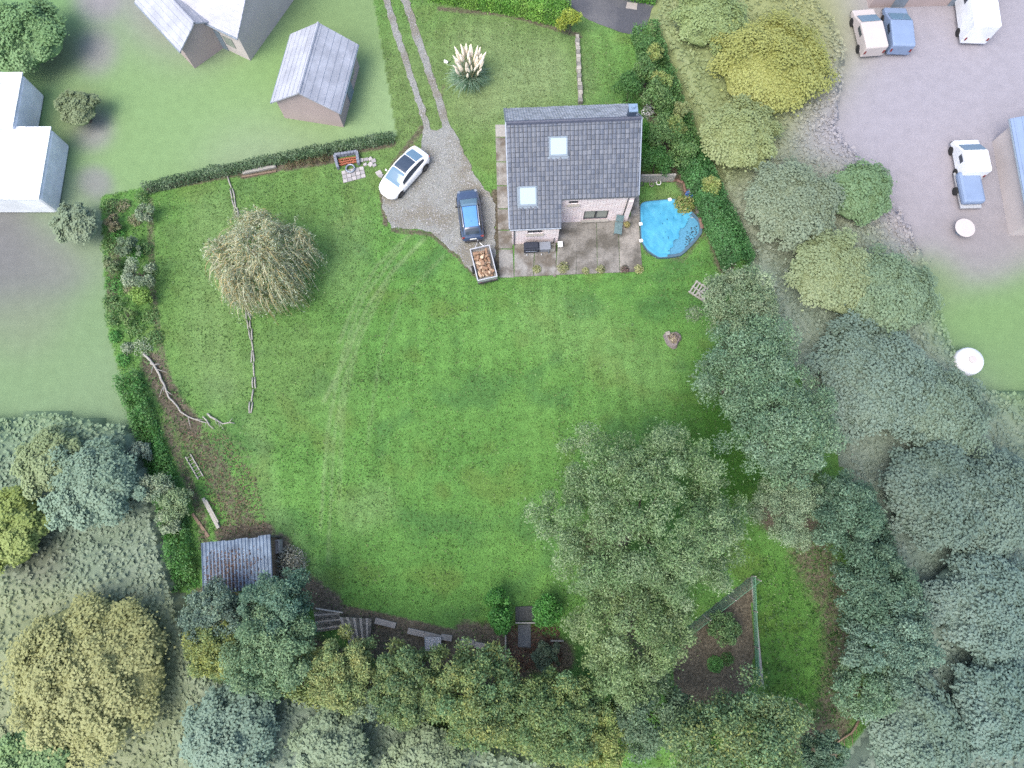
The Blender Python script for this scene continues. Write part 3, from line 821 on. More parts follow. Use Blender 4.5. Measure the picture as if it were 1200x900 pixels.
# skylights (x, y along slope) and chimney positions
SKY = [(3.35, 4.35, 1.30, 1.05), (1.15, 1.75, 1.30, 1.1)]
def roof_tiles():
    r = np.random.default_rng(11)
    ca = math.atan(SLF); c_, s_ = math.cos(ca), math.sin(ca)
    slope_len = (YR - YE) / c_
    rows = 22; rl = slope_len / rows
    Vs, Fs, Ts = [], [], []
    pal = np.array([S(110, 118, 134), S(104, 112, 128), S(116, 124, 138), S(108, 114, 126)])
    tw = .292
    for row in range(rows):
        y1 = YE + row * rl * c_              # lower edge
        ym = y1 + rl * c_ * .5
        x_end = (WW + .12) if ym < YEM else XR_
        x = XL - .02
        while x < x_end - .05:
            x2 = min(x + tw, x_end + .02)
            skip = any(abs((x + x2) / 2 - sx_) < sw / 2 + .02 and abs(ym - sy_) < sh / 2 - .08 for sx_, sy_, sw, sh in SKY)
            if not skip:
                j = r.normal(0, .01); tl = r.normal(0, .012)
                if r.uniform() < .06: tl += .02
                g = .02 + .012 * (r.uniform() < .3)
                lo, hi = .095 + j, .018
                pts = []
                y_lo, y_hi = y1 - .03, y1 + rl * c_ + .04
                for (xx, sgn) in ((x + g, -1), (x2 - g, 1)):
                    for yy, hh in ((y_lo, lo), (y_hi, hi)):
                        pts.append((xx, yy + 0, zroof(yy) + hh + sgn * tl))
                    pts.append((xx, y_lo + .002, zroof(y_lo) + .004))
                xm = (x + x2) / 2
                pts.append((xm, y_lo, zroof(y_lo) + lo + .018)); pts.append((xm, y_hi, zroof(y_hi) + hi + .014))
                o = len(Vs)
                Vs += pts
                # 0 Llo 1 Lhi 2 Lbase 3 Rlo 4 Rhi 5 Rbase 6 Mlo 7 Mhi
                Fs += [(o, o + 6, o + 7, o + 1), (o + 6, o + 3, o + 4, o + 7), (o + 2, o + 5, o + 3, o), (o + 2, o, o + 1, o + 1), (o + 3, o + 5, o + 4, o + 4)]
                t = (pal[r.integers(0, 4)] * .5 + pal[0] * .5) * r.uniform(.94, 1.06)
                Ts += [t] * 8
            x = x2
    me = bpy.data.meshes.new('roof_tiles')
    me.from_pydata(Vs, [], [f if f[2] != f[3] else f[:3] for f in Fs])
    a = me.attributes.new('tint', 'FLOAT_COLOR', 'POINT')
    c4 = np.ones((len(Vs), 4), dtype=np.float32); c4[:, :3] = np.array(Ts)
    a.data.foreach_set('color', c4.ravel())
    me.materials.append(TILE)
    o = bpy.data.objects.new('roof_tiles', me); col.objects.link(o); o.parent = roof; o['kind'] = 'stuff'
roof_tiles()
# back slope: ribbed sheets
mb = MB()
ribs = int((XR_ - XL) / .2)
rr = random.Random(2)
for k in range(ribs):
    x0 = XL + (XR_ - XL) * k / ribs; x1 = XL + (XR_ - XL) * (k + 1) / ribs
    q = (x0 + x1) / 2
    d0 = rr.uniform(-.07, .07); hb = rr.uniform(.05, .08)
    for (a, b_, ha, hb_) in ((x0, q, .02, hb), (q, x1, hb, .02)):
        mb.add([(a, YR, zroof(YR) + ha), (b_, YR, zroof(YR) + hb_), (b_, YBE + d0, zroof(YBE + d0) + hb_), (a, YBE + d0, zroof(YBE + d0) + ha)], [(0, 1, 2, 3)])
mb.build('ribbed_roof_sheet', 'back_roof', house)
mb = MB()
nr = 24
for k in range(nr):
    x0 = XL + (XR_ - XL) * k / nr; x1 = XL + (XR_ - XL) * (k + 1) / nr
    h0, h1 = .09, .11 + rr.uniform(0, .015)
    vs = []
    for x, hh in ((x0, h0), (x1 + .02, h1)):
        for dy, dz in ((-.16, -.06), (-.09, hh - .02), (0, hh + .02), (.09, hh - .02), (.16, -.08)):
            vs.append((x, YR + dy, ZR + dz))
    mb.add(vs, [(i, i + 5, i + 6, i + 1) for i in range(4)] + [(9, 8, 7, 6, 5)])
mb.build('ridge_cap', mat('ridge', S(86, 92, 112), .6, .2, 5, .1), house)
# verge boards and gutters
for x in (XL - .045, XR_ + .045):
    for (ya, yb) in ((YE if x < 1 else YEM, YR), (YR, YBE)):
        m2 = MB(); vs = [(x + sx_, y, zroof(y) + q) for q in (-.16, .09) for sx_, y in ((-.04, ya), (.04, ya), (.04, yb), (-.04, yb))]
        m2.add(vs, [(3, 2, 1, 0), (4, 5, 6, 7), (0, 1, 5, 4), (1, 2, 6, 5), (2, 3, 7, 6), (3, 0, 4, 7)])
        m2.build('verge_board', 'zinc', house)
m2 = MB(); m2.tube([(XL, YE - .06, zroof(YE) - .06), (WW + .1, YE - .06, zroof(YE) - .06)], .06, 8); m2.build('gutter', 'zinc', house)
m2 = MB(); m2.tube([(WW + .1, YEM - .06, zroof(YEM) - .08), (XR_, YEM - .06, zroof(YEM) - .08)], .055, 8); m2.build('gutter', 'gutter', house)
m2 = MB(); m2.tube([(.12, YE - .06, ZE - .1), (.12, -.06, ZE - .45), (.12, -.06, 0)], .045, 8); m2.build('downpipe', 'gutter', house)
m2 = MB(); m2.tube([(HW - .45, YEM - .06, zroof(YEM) - .12), (HW - .45, YM - .06, zroof(YEM) - .5), (HW - .45, YM - .06, 0)], .045, 8); m2.build('downpipe', 'gutter', house)
m2 = MB(); m2.tube([(WW - .3, -.05, .95), (WW - .3, -.05, 0)], .03, 6); m2.build('pipe', 'gutter', house)
for sx_, sy_, sw, sh in SKY:
    rot = math.atan(SLF)
    z = zroof(sy_)
    ln = sh / math.cos(rot)
    mbf = MB()
    T = Matrix.Translation((sx_, sy_, z + .1)) @ Matrix.Rotation(rot, 4, 'X')
    def fb(c, s):
        mbb = MB(); mbb.box((0, 0, 0), s); 
        mbf.add([T @ (Vector(p) + Vector(c)) for p in mbb.v], mbb.f)
    fb((0, -ln / 2 + .06, 0), (sw, .12, .16)); fb((0, ln / 2 - .05, 0), (sw, .1, .16))
    fb((-sw / 2 + .045, 0, .004), (.09, ln - .22, .16)); fb((sw / 2 - .045, 0, .004), (.09, ln - .22, .16))
    fb((0, -ln / 2 - .1, -.035), (sw + .16, .18, .02)); fb((-sw / 2 - .05, 0, -.05), (.1, ln, .02)); fb((sw / 2 + .05, 0, -.05), (.1, ln, .02))
    sk_ = mbf.build('skylight', 'frame_grey', house)
    mbg = MB(); mbb = MB(); mbb.box((0, 0, 0), (sw - .18, ln - .22, .03)); mbg.add([T @ (Vector(p) + Vector((0, 0, .03))) for p in mbb.v], mbb.f)
    mbg.build('pane', 'skylight_glass', sk_)
ch = MB().box((HW - .45, YR + .28, ZR + .12), (.5, .5, 1.1)).build('chimney', 'chimney', house)
MB().box((HW - .45, YR + .28, ZR + .71), (.6, .6, .08)).build('chimney_cap', 'chimney_cap', ch)
m2 = MB(); m2.lathe([(.13, 0), (.12, .22), (.1, .22)], 10, (HW - .45, YR + .28, ZR + .75)); m2.build('chimney_pot', 'chimney_cap', ch)
m2 = MB(); m2.lathe([(.12, 0), (.14, .02), (.14, .06), (.02, .1)], 12, (XL - .02, .9, 1.0), 'X'); m2.build('wall_lamp', 'zinc', house)

# ------------------------------------------------------------------ patio slabs
patio = bpy.data.objects.new('patio', None); col.objects.link(patio); patio['kind'] = 'structure'
def slab(px, h=.07, m='concrete', name='slab', parent=None, gap=.05):
    pts = [P(u, v) for u, v in px]
    c = sum(pts, Vector()) / len(pts)
    q = []
    for p in pts:
        d = p - c
        q.append((p.x - d.x / d.length * gap, p.y - d.y / d.length * gap))
    return MB().prism(q, -.03, h).build(name, m, parent if parent else patio, bevel=.012)
bx = [585, 602.5, 625, 651, 675, 700, 726.5, 753]
tops = [(600, 286), (602.5, 286), (627, 285), (652, 283), (675, 262), (699, 261), (724, 259), (748, 256)]
for k in range(1, 7):
    (u0, v0), (u1, v1) = tops[k], tops[k + 1]
    b0, b1 = bx[k], bx[k + 1]
    if k == 3: u0, v0, u1, v1 = 655, 262, 676, 262
    vb0, vb1 = 326 - (b0 - 585) * .042, 326 - (b1 - 585) * .042
    if k in (1, 2):
        slab([(u0, v0 - 6), (u1, v1 - 6), (b1, vb1), (b0, vb0)], .07 + random.uniform(-.006, .006))
    else:
        slab([(u0, v0 - 4), (u1, v1 - 4), (b1, vb1), (b0, vb0)], .07 + random.uniform(-.006, .006), mat('concrete_%d' % k, S(*[(164, 160, 154), (152, 148, 142), (156, 152, 146), (170, 164, 156)][k - 3]), .9, .35, 10, .25, 40, alt=S(112, 108, 100), altscale=.8))
slab([(652, 262), (656, 262), (652, 282), (651.5, 325), (648, 325), (650, 283)], .05)
slab([(741, 225), (749, 225), (750, 262), (738, 262)], .066)
lx0, lx1 = 580, 600
ysl = [146, 161, 190, 218, 245, 270, 292, 326]
for k in range(7):
    a, b_ = ysl[k], ysl[k + 1]
    f = lambda v: 580 + (v - 146) / 180 * 5
    g_ = lambda v: 595 + (v - 146) / 180 * 7.5
    slab([(f(a), a), (g_(a), a), (g_(b_), b_), (f(b_), b_)], .062 + random.uniform(-.006, .006), 'pale_slab' if k == 0 else 'concrete')

# ------------------------------------------------------------------ cars
def interp(x, tab):
    return float(np.interp(x, [t[0] for t in tab], [t[1] for t in tab]))
def make_car(root, L, Wd, belt, halfw, top, wr, wbase, cab, paint, roofmat, screen, sections, wheels, wheel_r):
    """belt: bonnet/shoulder height along x; halfw: body half width along x; top: roof height along x (cabin); wr: roof half width; cab=(x0,x1)"""
    xs = np.linspace(-L / 2, L / 2, 37)
    mb = MB(); prof_n = 13
    vs = []
    for x in xs:
        hw, bz = interp(x, halfw), interp(x, belt)
        end = min(1.0, (L / 2 - abs(x)) / .35)
        lo = .2 + .12 * (1 - end)
        pts = [(.0, lo), (hw * .9, lo), (hw * .985, lo + .12), (hw, .45), (hw * .985, .62), (hw * .955, bz - .10), (hw * .89, bz - .03), (hw * .6, bz + .005), (0, bz + .02)]
        ring = pts + [(-a, b_) for a, b_ in pts[-2:0:-1]]
        vs += [(x, a, b_) for a, b_ in ring]
    n = 16
    fs = [(i * n + k, i * n + (k + 1) % n, (i + 1) * n + (k + 1) % n, (i + 1) * n + k) for i in range(len(xs) - 1) for k in range(n)]
    fs = [f[::-1] for f in fs]
    fs += [tuple(range(n)), tuple(range((len(xs) - 1) * n + n - 1, (len(xs) - 1) * n - 1, -1))]
    mb.add(vs, fs)
    body = mb.build('body', paint, root, True)
    # cabin height field
    def topz(x, y):
        z = interp(x, top); hw = interp(x, wr)
        e = min(abs(y) / max(hw, .05), 1.0)
        return z - .05 * e ** 3
    def basez(x): return interp(x, belt) - .02
    cx = np.linspace(cab[0], cab[1], 33)
    vs = []
    for x in cx:
        hw, wb = interp(x, wr), interp(x, wbase)
        bz = basez(x)
        tz = max(topz(x, hw), bz)
        ring = [(wb, bz - .05), (wb * .35 + hw * .65 + .01, bz + (tz - bz) * .62), (hw, tz), (hw * .7, max(topz(x, hw * .7), bz)), (hw * .35, max(topz(x, hw * .35), bz)), (0, max(topz(x, 0), bz))]
        ring = ring + [(-a, b_) for a, b_ in ring[-2::-1]]
        vs += [(x, a, b_) for a, b_ in ring]
    n = 11
    fs = [(i * n + k, i * n + k + 1, (i + 1) * n + k + 1, (i + 1) * n + k)[::-1] for i in range(len(cx) - 1) for k in range(n - 1)]
    mb = MB(); mb.add(vs, fs)
    mb.build('cabin', paint, root, True)
    def patch(name, x0, x1, m, inset=.09, inset0=None, lift=.012, nx_=14, ny_=9, round_=0.0):
        p = MB(); vv = []
        for i in range(nx_ + 1):
            x = x0 + (x1 - x0) * i / nx_
            hw = max(interp(x, wr) - inset, .02)
            for j in range(ny_ + 1):
                y = -hw + 2 * hw * j / ny_
                xx = x - round_ * (y / hw) ** 2 * (1 if i == nx_ else i / nx_)
                vv.append((xx, y, max(topz(xx, y), interp(xx, belt)) + lift))
        ff = [(i * (ny_ + 1) + j, (i + 1) * (ny_ + 1) + j, (i + 1) * (ny_ + 1) + j + 1, i * (ny_ + 1) + j + 1) for i in range(nx_) for j in range(ny_)]
        p.add(vv, ff)
        return p.build(name, m, root, True)
    for nm, x0, x1, m, ins in sections:
        patch(nm, x0, x1, m, ins)
    # side windows
    for s in (-1, 1):
        p = MB(); vv = []
        sx = np.linspace(cab[0] + .42, cab[1] - .52, 20)
        for x in sx:
            hw, wb = interp(x, wr), interp(x, wbase); bz = basez(x); tz = topz(x, hw)
            for f in (.2, .62, .86):
                if f < .62: yy = wb + ((wb * .35 + hw * .65 + .01) - wb) * (f / .62); zz = bz - .05 + (tz * .62 + bz * .38 - bz + .05) * (f / .62)
                else:
                    a = (f - .62) / .38; y0 = wb * .35 + hw * .65 + .01; yy = y0 + (hw - y0) * a; z0 = bz + (tz - bz) * .62; zz = z0 + (tz - z0) * a
                vv.append((x, s * (yy + .014), zz + .004))
        ff = [(i * 3 + j, (i + 1) * 3 + j, (i + 1) * 3 + j + 1, i * 3 + j + 1) for i in range(len(sx) - 1) for j in range(2)]
        if s > 0: ff = [f[::-1] for f in ff]
        p.add(vv, ff); p.build('side_window', 'glass_dark', root, True)
        mm = MB(); xm = cab[1] - .62; wb = interp(xm, halfw)
        mm.lathe([(.02, -.09), (.08, -.07), (.09, 0), (.07, .07), (.02, .09)], 10, (0, 0, 0), 'Y')
        mm.v = [(a * .8 + xm, b_ + s * (wb + .06), c_ + interp(xm, belt) + .06) for a, b_, c_ in mm.v]
        mm.build('mirror', paint if paint != 'blue_paint' else 'trim', root, True)
    for xw in wheels:
        for s in (-1, 1):
            yc = s * (interp(xw, halfw) - .1)
            wl = thing_wheel = MB()
            wl.lathe([(wheel_r * .6, -.11), (wheel_r * .93, -.11), (wheel_r, -.07), (wheel_r, .07), (wheel_r * .93, .115), (wheel_r * .6, .115)], 20, (xw, yc, wheel_r), 'Y')
            wo_ = wl.build('wheel', 'tyre', root, True)
            rm = MB(); rm.lathe([(wheel_r * .58, -.122), (wheel_r * .58, .122), (.06, .122)], 14, (xw, yc, wheel_r), 'Y'); rm.build('rim', 'rim', wo_)
            ar = MB(); vv = []; k = 14
            for i in range(k + 1):
                t = math.pi * i / k
                for rr_ in (wheel_r + .015, wheel_r + .075):
                    vv.append((xw + rr_ * math.cos(t), s * (interp(xw, halfw) + .008), wheel_r + rr_ * math.sin(t) * .98))
            ar.add(vv, [(2 * i, 2 * i + 2, 2 * i + 3, 2 * i + 1) for i in range(k)])
            ar.add([(a, b_ - s * .02, c_) for a, b_, c_ in vv], [(2 * i + 1, 2 * i + 3, 2 * i + 2, 2 * i) for i in range(k)])
            ar.build('wheel_arch', 'trim', root)
    return topz
# white car
c = P(473.5, 204, .5)
wc = thing('parked_car', 'white hatchback with dark glass roof parked on the gravel', 'car', (c.x, c.y, .05), R(-128))
make_car(wc, 4.65, 1.9,
    belt=[(-2.33, .78), (-2.2, .98), (-1.6, 1.06), (0, 1.0), (.9, .96), (1.5, .88), (2.0, .76), (2.25, .62), (2.33, .5)],
    halfw=[(-2.33, .55), (-2.25, .74), (-2.0, .87), (-1.4, .945), (0, .95), (1.3, .945), (1.8, .88), (2.1, .74), (2.25, .56), (2.33, .38)],
    top=[(-2.05, 1.04), (-1.7, 1.24), (-1.2, 1.44), (-.5, 1.58), (.1, 1.6), (.6, 1.48), (1.1, 1.2), (1.4, .96)],
    wr=[(-2.05, .62), (-1.5, .62), (-.5, .64), (.2, .65), (.7, .68), (1.2, .74), (1.4, .78)],
    wbase=[(-2.05, .7), (-1.5, .82), (0, .87), (.8, .87), (1.4, .8)], cab=(-2.05, 1.4), paint='white_paint', roofmat='glass_car', screen='glass_screen',
    sections=[('windscreen', .36, 1.33, 'glass_screen', .07), ('glass_roof', -.95, .30, 'glass_car', .09), ('rear_window', -1.78, -1.0, 'glass_screen', .09)],
    wheels=(1.42, -1.42), wheel_r=.35)
for s in (-1, 1):
    m2 = MB(); m2.add([(1.92, s * .74, .70), (2.2, s * .52, .60), (2.22, s * .44, .63), (1.9, s * .64, .76)], [(0, 1, 2, 3) if s > 0 else (3, 2, 1, 0)]); m2.v = [(a + .012, b_ + s * .01, c_ + .012) for a, b_, c_ in m2.v]; m2.build('headlight', 'trim', wc)
    m2 = MB(); m2.box((-2.17, s * .66, .86), (.08, .3, .08), s * .5); m2.build('tail_light', 'red_lamp', wc, bevel=.02)
m2 = MB(); m2.box((2.25, 0, .42), (.1, .9, .12)); m2.build('bumper_grille', 'trim', wc, bevel=.03)
# dark blue car
c = P(551, 252.5, .5)
bc = thing('parked_car', 'dark blue compact crossover with bright blue roof and roof rails', 'car', (c.x, c.y, .05), R(97.5))
make_car(bc, 4.2, 1.8,
    belt=[(-2.1, .72), (-2.02, .98), (-1.5, 1.06), (0, 1.02), (.7, 1.0), (1.3, .95), (1.8, .86), (2.02, .72), (2.1, .55)],
    halfw=[(-2.1, .68), (-2.0, .8), (-1.7, .87), (-1.2, .9), (0, .9), (1.2, .9), (1.7, .85), (1.98, .72), (2.1, .5)],
    top=[(-1.98, 1.06), (-1.75, 1.36), (-1.5, 1.52), (-.8, 1.58), (.1, 1.57), (.45, 1.46), (.8, 1.22), (1.12, 1.0)],
    wr=[(-1.98, .62), (-1.5, .61), (-.5, .62), (.3, .64), (.8, .68), (1.12, .74)],
    wbase=[(-1.98, .72), (-1.5, .8), (0, .83), (.7, .82), (1.12, .76)], cab=(-1.98, 1.12), paint='blue_paint', roofmat='blue_roof', screen='glass_screen',
    sections=[('windscreen', .26, 1.06, 'glass_screen', .06), ('roof_panel', -1.46, .2, 'blue_roof', .11), ('rear_window', -1.9, -1.58, 'glass_dark', .1)],
    wheels=(1.3, -1.28), wheel_r=.34)
for s in (-1, 1):
    m2 = MB(); m2.tube([(-1.5, s * .60, 1.52), (-1.3, s * .60, 1.6), (.1, s * .62, 1.61), (.3, s * .63, 1.54)], .03, 6); m2.build('roof_rail', 'chrome', bc, True)
    m2 = MB(); m2.box((1.82, s * .62, .8), (.22, .24, .08), -s * .6, 0, .35); m2.build('headlight', 'clear_lamp', bc, bevel=.02)
    m2 = MB(); m2.box((-1.99, s * .7, .9), (.12, .24, .14), s * .3); m2.build('tail_light', 'red_lamp', bc, bevel=.02)
m2 = MB(); m2.box((-2.1, 0, .45), (.14, 1.3, .16)); m2.build('bumper', 'trim', bc, bevel=.03)
m2 = MB(); m2.box((-2.09, 0, .74), (.03, .5, .11)); m2.build('number_plate', 'plate', bc)
m2 = MB(); m2.box((1.6, 0, .935), (.5, 1.1, .012), 0, 0, .12); 
m2 = MB(); m2.tube([(-1.0, 0, 1.6), (-1.08, 0, 1.72)], .012, 5); m2.build('aerial', 'trim', bc)

# trailer
c = P(567, 311, .5)
TRZ = R(103.5)
tr = thing('box_trailer', 'small galvanised trailer loaded with split firewood, hitched to dark car', 'trailer', (c.x, c.y, .05), TRZ)
TL, TW = 2.5, 1.42
m2 = MB(); m2.box((0, 0, .5), (TL, TW, .05)); m2.build('floor', 'grey_wood', tr)
for s in (-1, 1):
    m2 = MB(); m2.box((0, s * (TW / 2 + .015), .72), (TL, .03, .4)); sp_ = m2.build('side_panel', 'galvanised', tr)
    m2 = MB(); m2.box((0, s * (TW / 2 + .015), .935), (TL + .06, .075, .035)); m2.build('rail', 'galvanised', sp_)
    m2 = MB(); m2.box((s * (TL / 2 + .017), 0, .71), (.03, TW + .06, .42)); ep = m2.build('end_panel', 'galvanised', tr)
    m2 = MB(); m2.box((s * (TL / 2 + .017), 0, .955), (.07, TW + .08, .03)); m2.build('rail', 'galvanised', ep)
    m2 = MB(); m2.lathe([(.15, -.08), (.28, -.08), (.3, -.05), (.3, .05), (.28, .08), (.15, .08)], 18, (-.1, s * (TW / 2 + .16), .3), 'Y'); wh = m2.build('wheel', 'tyre', tr, True)
    m2 = MB(); m2.lathe([(.15, -.085), (.15, .085)], 12, (-.1, s * (TW / 2 + .16), .3), 'Y'); m2.build('rim', 'galvanised', wh)
    m2 = MB(); m2.box((-TL / 2 - .02, s * .55, .42), (.05, .2, .1)); m2.build('tail_light', 'red_lamp', tr)
m2 = MB(); m2.box((-TL / 2 - .09, 0, .44), (.07, TW + .1, .12)); m2.build('rear_bar', 'trim', tr)
m2 = MB(); m2.tube([(TL / 2, .5, .45), (TL / 2 + .75, 0, .48)], .035, 6); m2.tube([(TL / 2, -.5, .45), (TL / 2 + .75, 0, .48)], .035, 6); m2.tube([(TL / 2 + .7, 0, .48), (TL / 2 + 1.1, 0, .5)], .05, 6)
m2.build('drawbar', 'galvanised', tr)
m2 = MB(); m2.lathe([(.09, 0), (.09, .04), (.04, .06)], 10, (TL / 2 + .62, .0, .55)); m2.build('jockey_wheel_clamp', 'trim', tr)
# logs: split pieces
def log_mesh(kind, seed):
    rr_ = random.Random(seed)
    L_ = rr_.uniform(.3, .42); r_ = rr_.uniform(.1, .16)
    n = 10 if kind == 0 else 6
    arc = 2 * math.pi if kind == 0 else math.pi * rr_.uniform(.5, 1.0)
    ring = [(r_ * math.cos(arc * k / n) * rr_.uniform(.92, 1.08), r_ * math.sin(arc * k / n) * rr_.uniform(.92, 1.08)) for k in range(n + (0 if kind == 0 else 1))]
    if kind: ring.append((0, 0))
    m = len(ring)
    mb = MB(); mb.add([(-L_ / 2, a, b_) for a, b_ in ring] + [(L_ / 2, a, b_) for a, b_ in ring], [tuple(range(m - 1, -1, -1)), tuple(range(m, 2 * m))] + [(i, (i + 1) % m, m + (i + 1) % m, m + i) for i in range(m)])
    me = mb.mesh('firewood_log', 'log_end')
    me.materials.append(M['log_bark'])
    for p in me.polygons:
        if p.index >= 2 and (kind == 0 or p.index - 2 < n): p.material_index = 1
    return me
LOGS = [log_mesh(i % 2, 50 + i) for i in range(8)]
TM = Matrix.Translation(tr.location) @ Matrix.Rotation(TRZ, 4, 'Z')
rl_ = random.Random(9)
def put_log(p, eul, label, group):
    o = bpy.data.objects.new('firewood_log', LOGS[rl_.randrange(8)]); col.objects.link(o)
    o.location = p; o.rotation_euler = eul
    tag(o, label, 'log', group)
for lay, (nx_, ny_, z) in enumerate([(7, 4, .66), (6, 4, .86), (5, 3, 1.02)]):
    for i in range(nx_):
        for j in range(ny_):
            lx = (i + .5) / nx_ * (TL - .5) - (TL - .5) / 2 + rl_.uniform(-.06, .06); ly = (j + .5) / ny_ * (TW - .34) - (TW - .34) / 2 + rl_.uniform(-.05, .05)
            if lay == 2 and rl_.random() < .3: continue
            p = TM @ Vector((lx, ly, z + rl_.uniform(-.03, .03)))
            tilt = rl_.uniform(-1.4, 1.4) if rl_.random() < .45 else rl_.uniform(-.3, .3)
            put_log(p, (rl_.uniform(0, 6.3), tilt, TRZ + rl_.choice((0, 1.57)) + rl_.uniform(-.5, .5)), 'split firewood log heaped in the small trailer', 'firewood in the trailer')

# ------------------------------------------------------------------ patio things
def local(root, u, v): pass
HM = Matrix.Translation(house.location) @ Matrix.Rotation(HRZ, 4, 'Z')
bl = HM @ Vector((1.85, -.62, .065))
bbq = thing('barbecue', 'barbecue under dark cover with grey side shelf against the house wall', 'barbecue', bl, HRZ)
MB().box((-.45, 0, .62), (1.15, .62, .6)).build('cover', 'cover_dark', bbq, bevel=.05)
MB().box((-.45, .04, .98), (1.0, .48, .14)).build('lid', 'cover_dark', bbq, bevel=.05)
MB().box((.55, .02, .8), (.84, .62, .06)).build('side_shelf', 'cover_grey', bbq, bevel=.015)
MB().box((.55, .02, .5), (.7, .5, .5)).build('cabinet', 'cover_grey', bbq, bevel=.02)
for x, y in ((-.95, -.25), (-.95, .25), (.85, -.25), (.85, .25)):
    m2 = MB(); m2.tube([(x, y, 0), (x, y, .76)], .03, 6); m2.build('leg', 'frame_grey', bbq)
for x in (-.8, .3):
    m2 = MB(); m2.lathe([(.05, -.03), (.08, -.03), (.08, .03), (.05, .03)], 12, (x, -.34, .08), 'X'); m2.build('castor', 'galvanised', bbq)
m2 = MB(); m2.tube([(-.9, -.36, .75), (-.05, -.36, .75)], .018, 6); m2.build('handle', 'chrome', bbq)
p_ = HM @ Vector((2.98, -.55, .065))
bx_ = thing('storage_crate', 'pale wooden crate beside the covered barbecue', 'crate', p_, HRZ)
for z in (.1, .26, .42):
    for s in (-1, 1):
        MB().box((0, s * .2, z), (.4, .02, .12)).build('slat', 'dead_wood', bx_); MB().box((s * .2, 0, z + .005), (.02, .378, .12)).build('slat', 'dead_wood', bx_)
MB().box((0, 0, .03), (.38, .38, .03)).build('base', 'dead_wood', bx_)
p_ = HM @ Vector((WW + .17, -.3, .065))
bo = thing('utility_box', 'small pale box on the patio by the brick corner', 'box', p_, HRZ)
MB().box((0, 0, .15), (.32, .4, .3)).build('body', 'pale_slab', bo, bevel=.02); MB().box((0, 0, .32), (.36, .44, .04)).build('lid', 'white_plastic', bo, bevel=.01)
p_ = P(724, 268, .06)
ch_ = thing('garden_chair', 'grey-teal slatted garden lounger in front of the double window', 'chair', p_, R(-8))
for k in range(6):
    MB().box((-.24 + k * .096, -.15, .42), (.08, .95, .025)).build('seat_slat', 'teal', ch_)
for k in range(6):
    MB().box((-.24 + k * .096, .52, .68), (.08, .03, .6), 0, -.45).build('back_slat', 'teal', ch_)
for x in (-.27, .27):
    MB().box((x, -.15, .39), (.03, .97, .03)).build('rail', 'teal', ch_)
    for y in (-.55, .25):
        m2 = MB(); m2.tube([(x, y, 0), (x, y, .39)], .022, 6); m2.build('leg', 'teal', ch_)
def pot(u, v, label, r_=.2, h=.34, m='terracotta', zb=.06, plant=None, group=None, name='plant_pot'):
    p = P(u, v, zb)
    o = thing(name, label, 'plant pot', p, 0, group)
    m2 = MB(); m2.lathe([(r_ * .7, 0), (r_, h - .05), (r_ * 1.12, h - .05), (r_ * 1.12, h), (r_ * .9, h), (r_ * .85, h - .04), (.01, h - .05)], 14); m2.build('pot', m, o, True)
    if plant:
        r = np.random.default_rng(int(u * 7 + v))
        n = 160
        d = r.normal(size=(n, 3)); d[:, 2] = np.abs(d[:, 2]); d = unit(d)
        pos = d * r.uniform(.1, plant[1], (n, 1)) + np.array([0, 0, h])
        V, F = leaf_arrays(pos, unit(d + np.array([0, 0, .6])), .13, .4, r)
        t = np.array(plant[0])[r.integers(0, len(plant[0]), n)] * r.uniform(.8, 1.2, (n, 1))
        np_mesh('foliage', V, F, LEAF, np.repeat(t, 4, axis=0), o)
    return o
YEL = [S(168, 174, 118, .62), S(140, 156, 96, .62), S(188, 190, 146, .62)]
GRN = [S(86, 122, 62, .8), S(110, 146, 78, .8)]
pot(734, 265.5, 'terracotta pot with straggly plant at the house corner', .2, .36, plant=([S(160, 150, 96, .8), S(130, 134, 80, .8)], .3))
def weed(u, v, label, pal, r_=.4, n=260, h=.35, zb=.07, group=None, name='weed', leaf=.16, aspect=.3, cat='plant'):
    p = P(u, v, zb)
    o = thing(name, label, cat, p, 0, group)
    r = np.random.default_rng(int(u * 13 + v * 3))
    d = r.normal(size=(n, 3)); d[:, 2] = np.abs(d[:, 2]) * .9; d = unit(d)
    pos = d * (r.uniform(.15, 1, (n, 1)) ** .6) * np.array([r_, r_, h]); pos[:, 2] += .02
    V, F = leaf_arrays(pos, unit(d * .5 + np.array([0, 0, .7]) + r.normal(size=(n, 3)) * .4), leaf, aspect, r)
    t = np.array(pal)[r.integers(0, len(pal), n)] * r.uniform(.75, 1.25, (n, 1))
    np_mesh('leaves', V, F, LEAF, np.repeat(t, 4, axis=0), o)
    m2 = MB()
    for k in range(6):
        a = k * 1.05; m2.tube([(0, 0, -.02), (math.cos(a) * r_ * .5, math.sin(a) * r_ * .5, h * .7)], [.012, .005], 4)
    m2.build('stem', mat('green_stem', S(120, 130, 80), .8), o)
    return o
wl_ = 'yellow-green weed sprouting at the lawn edge of the patio'
for (u, v, r_) in ((629, 316, .36), (660, 314, .5), (686, 318, .3), (704, 316, .38)):
    weed(u, v, wl_, YEL, r_, group='weeds along the patio edge')
weed(732, 316, 'dull reddish weed at the patio edge', [S(120, 96, 96, .8), S(110, 110, 90, .8)], .34)
weed(749, 316, 'pale dry weed at the outer patio corner', [S(176, 176, 130, .8), S(150, 160, 100, .8)], .4)

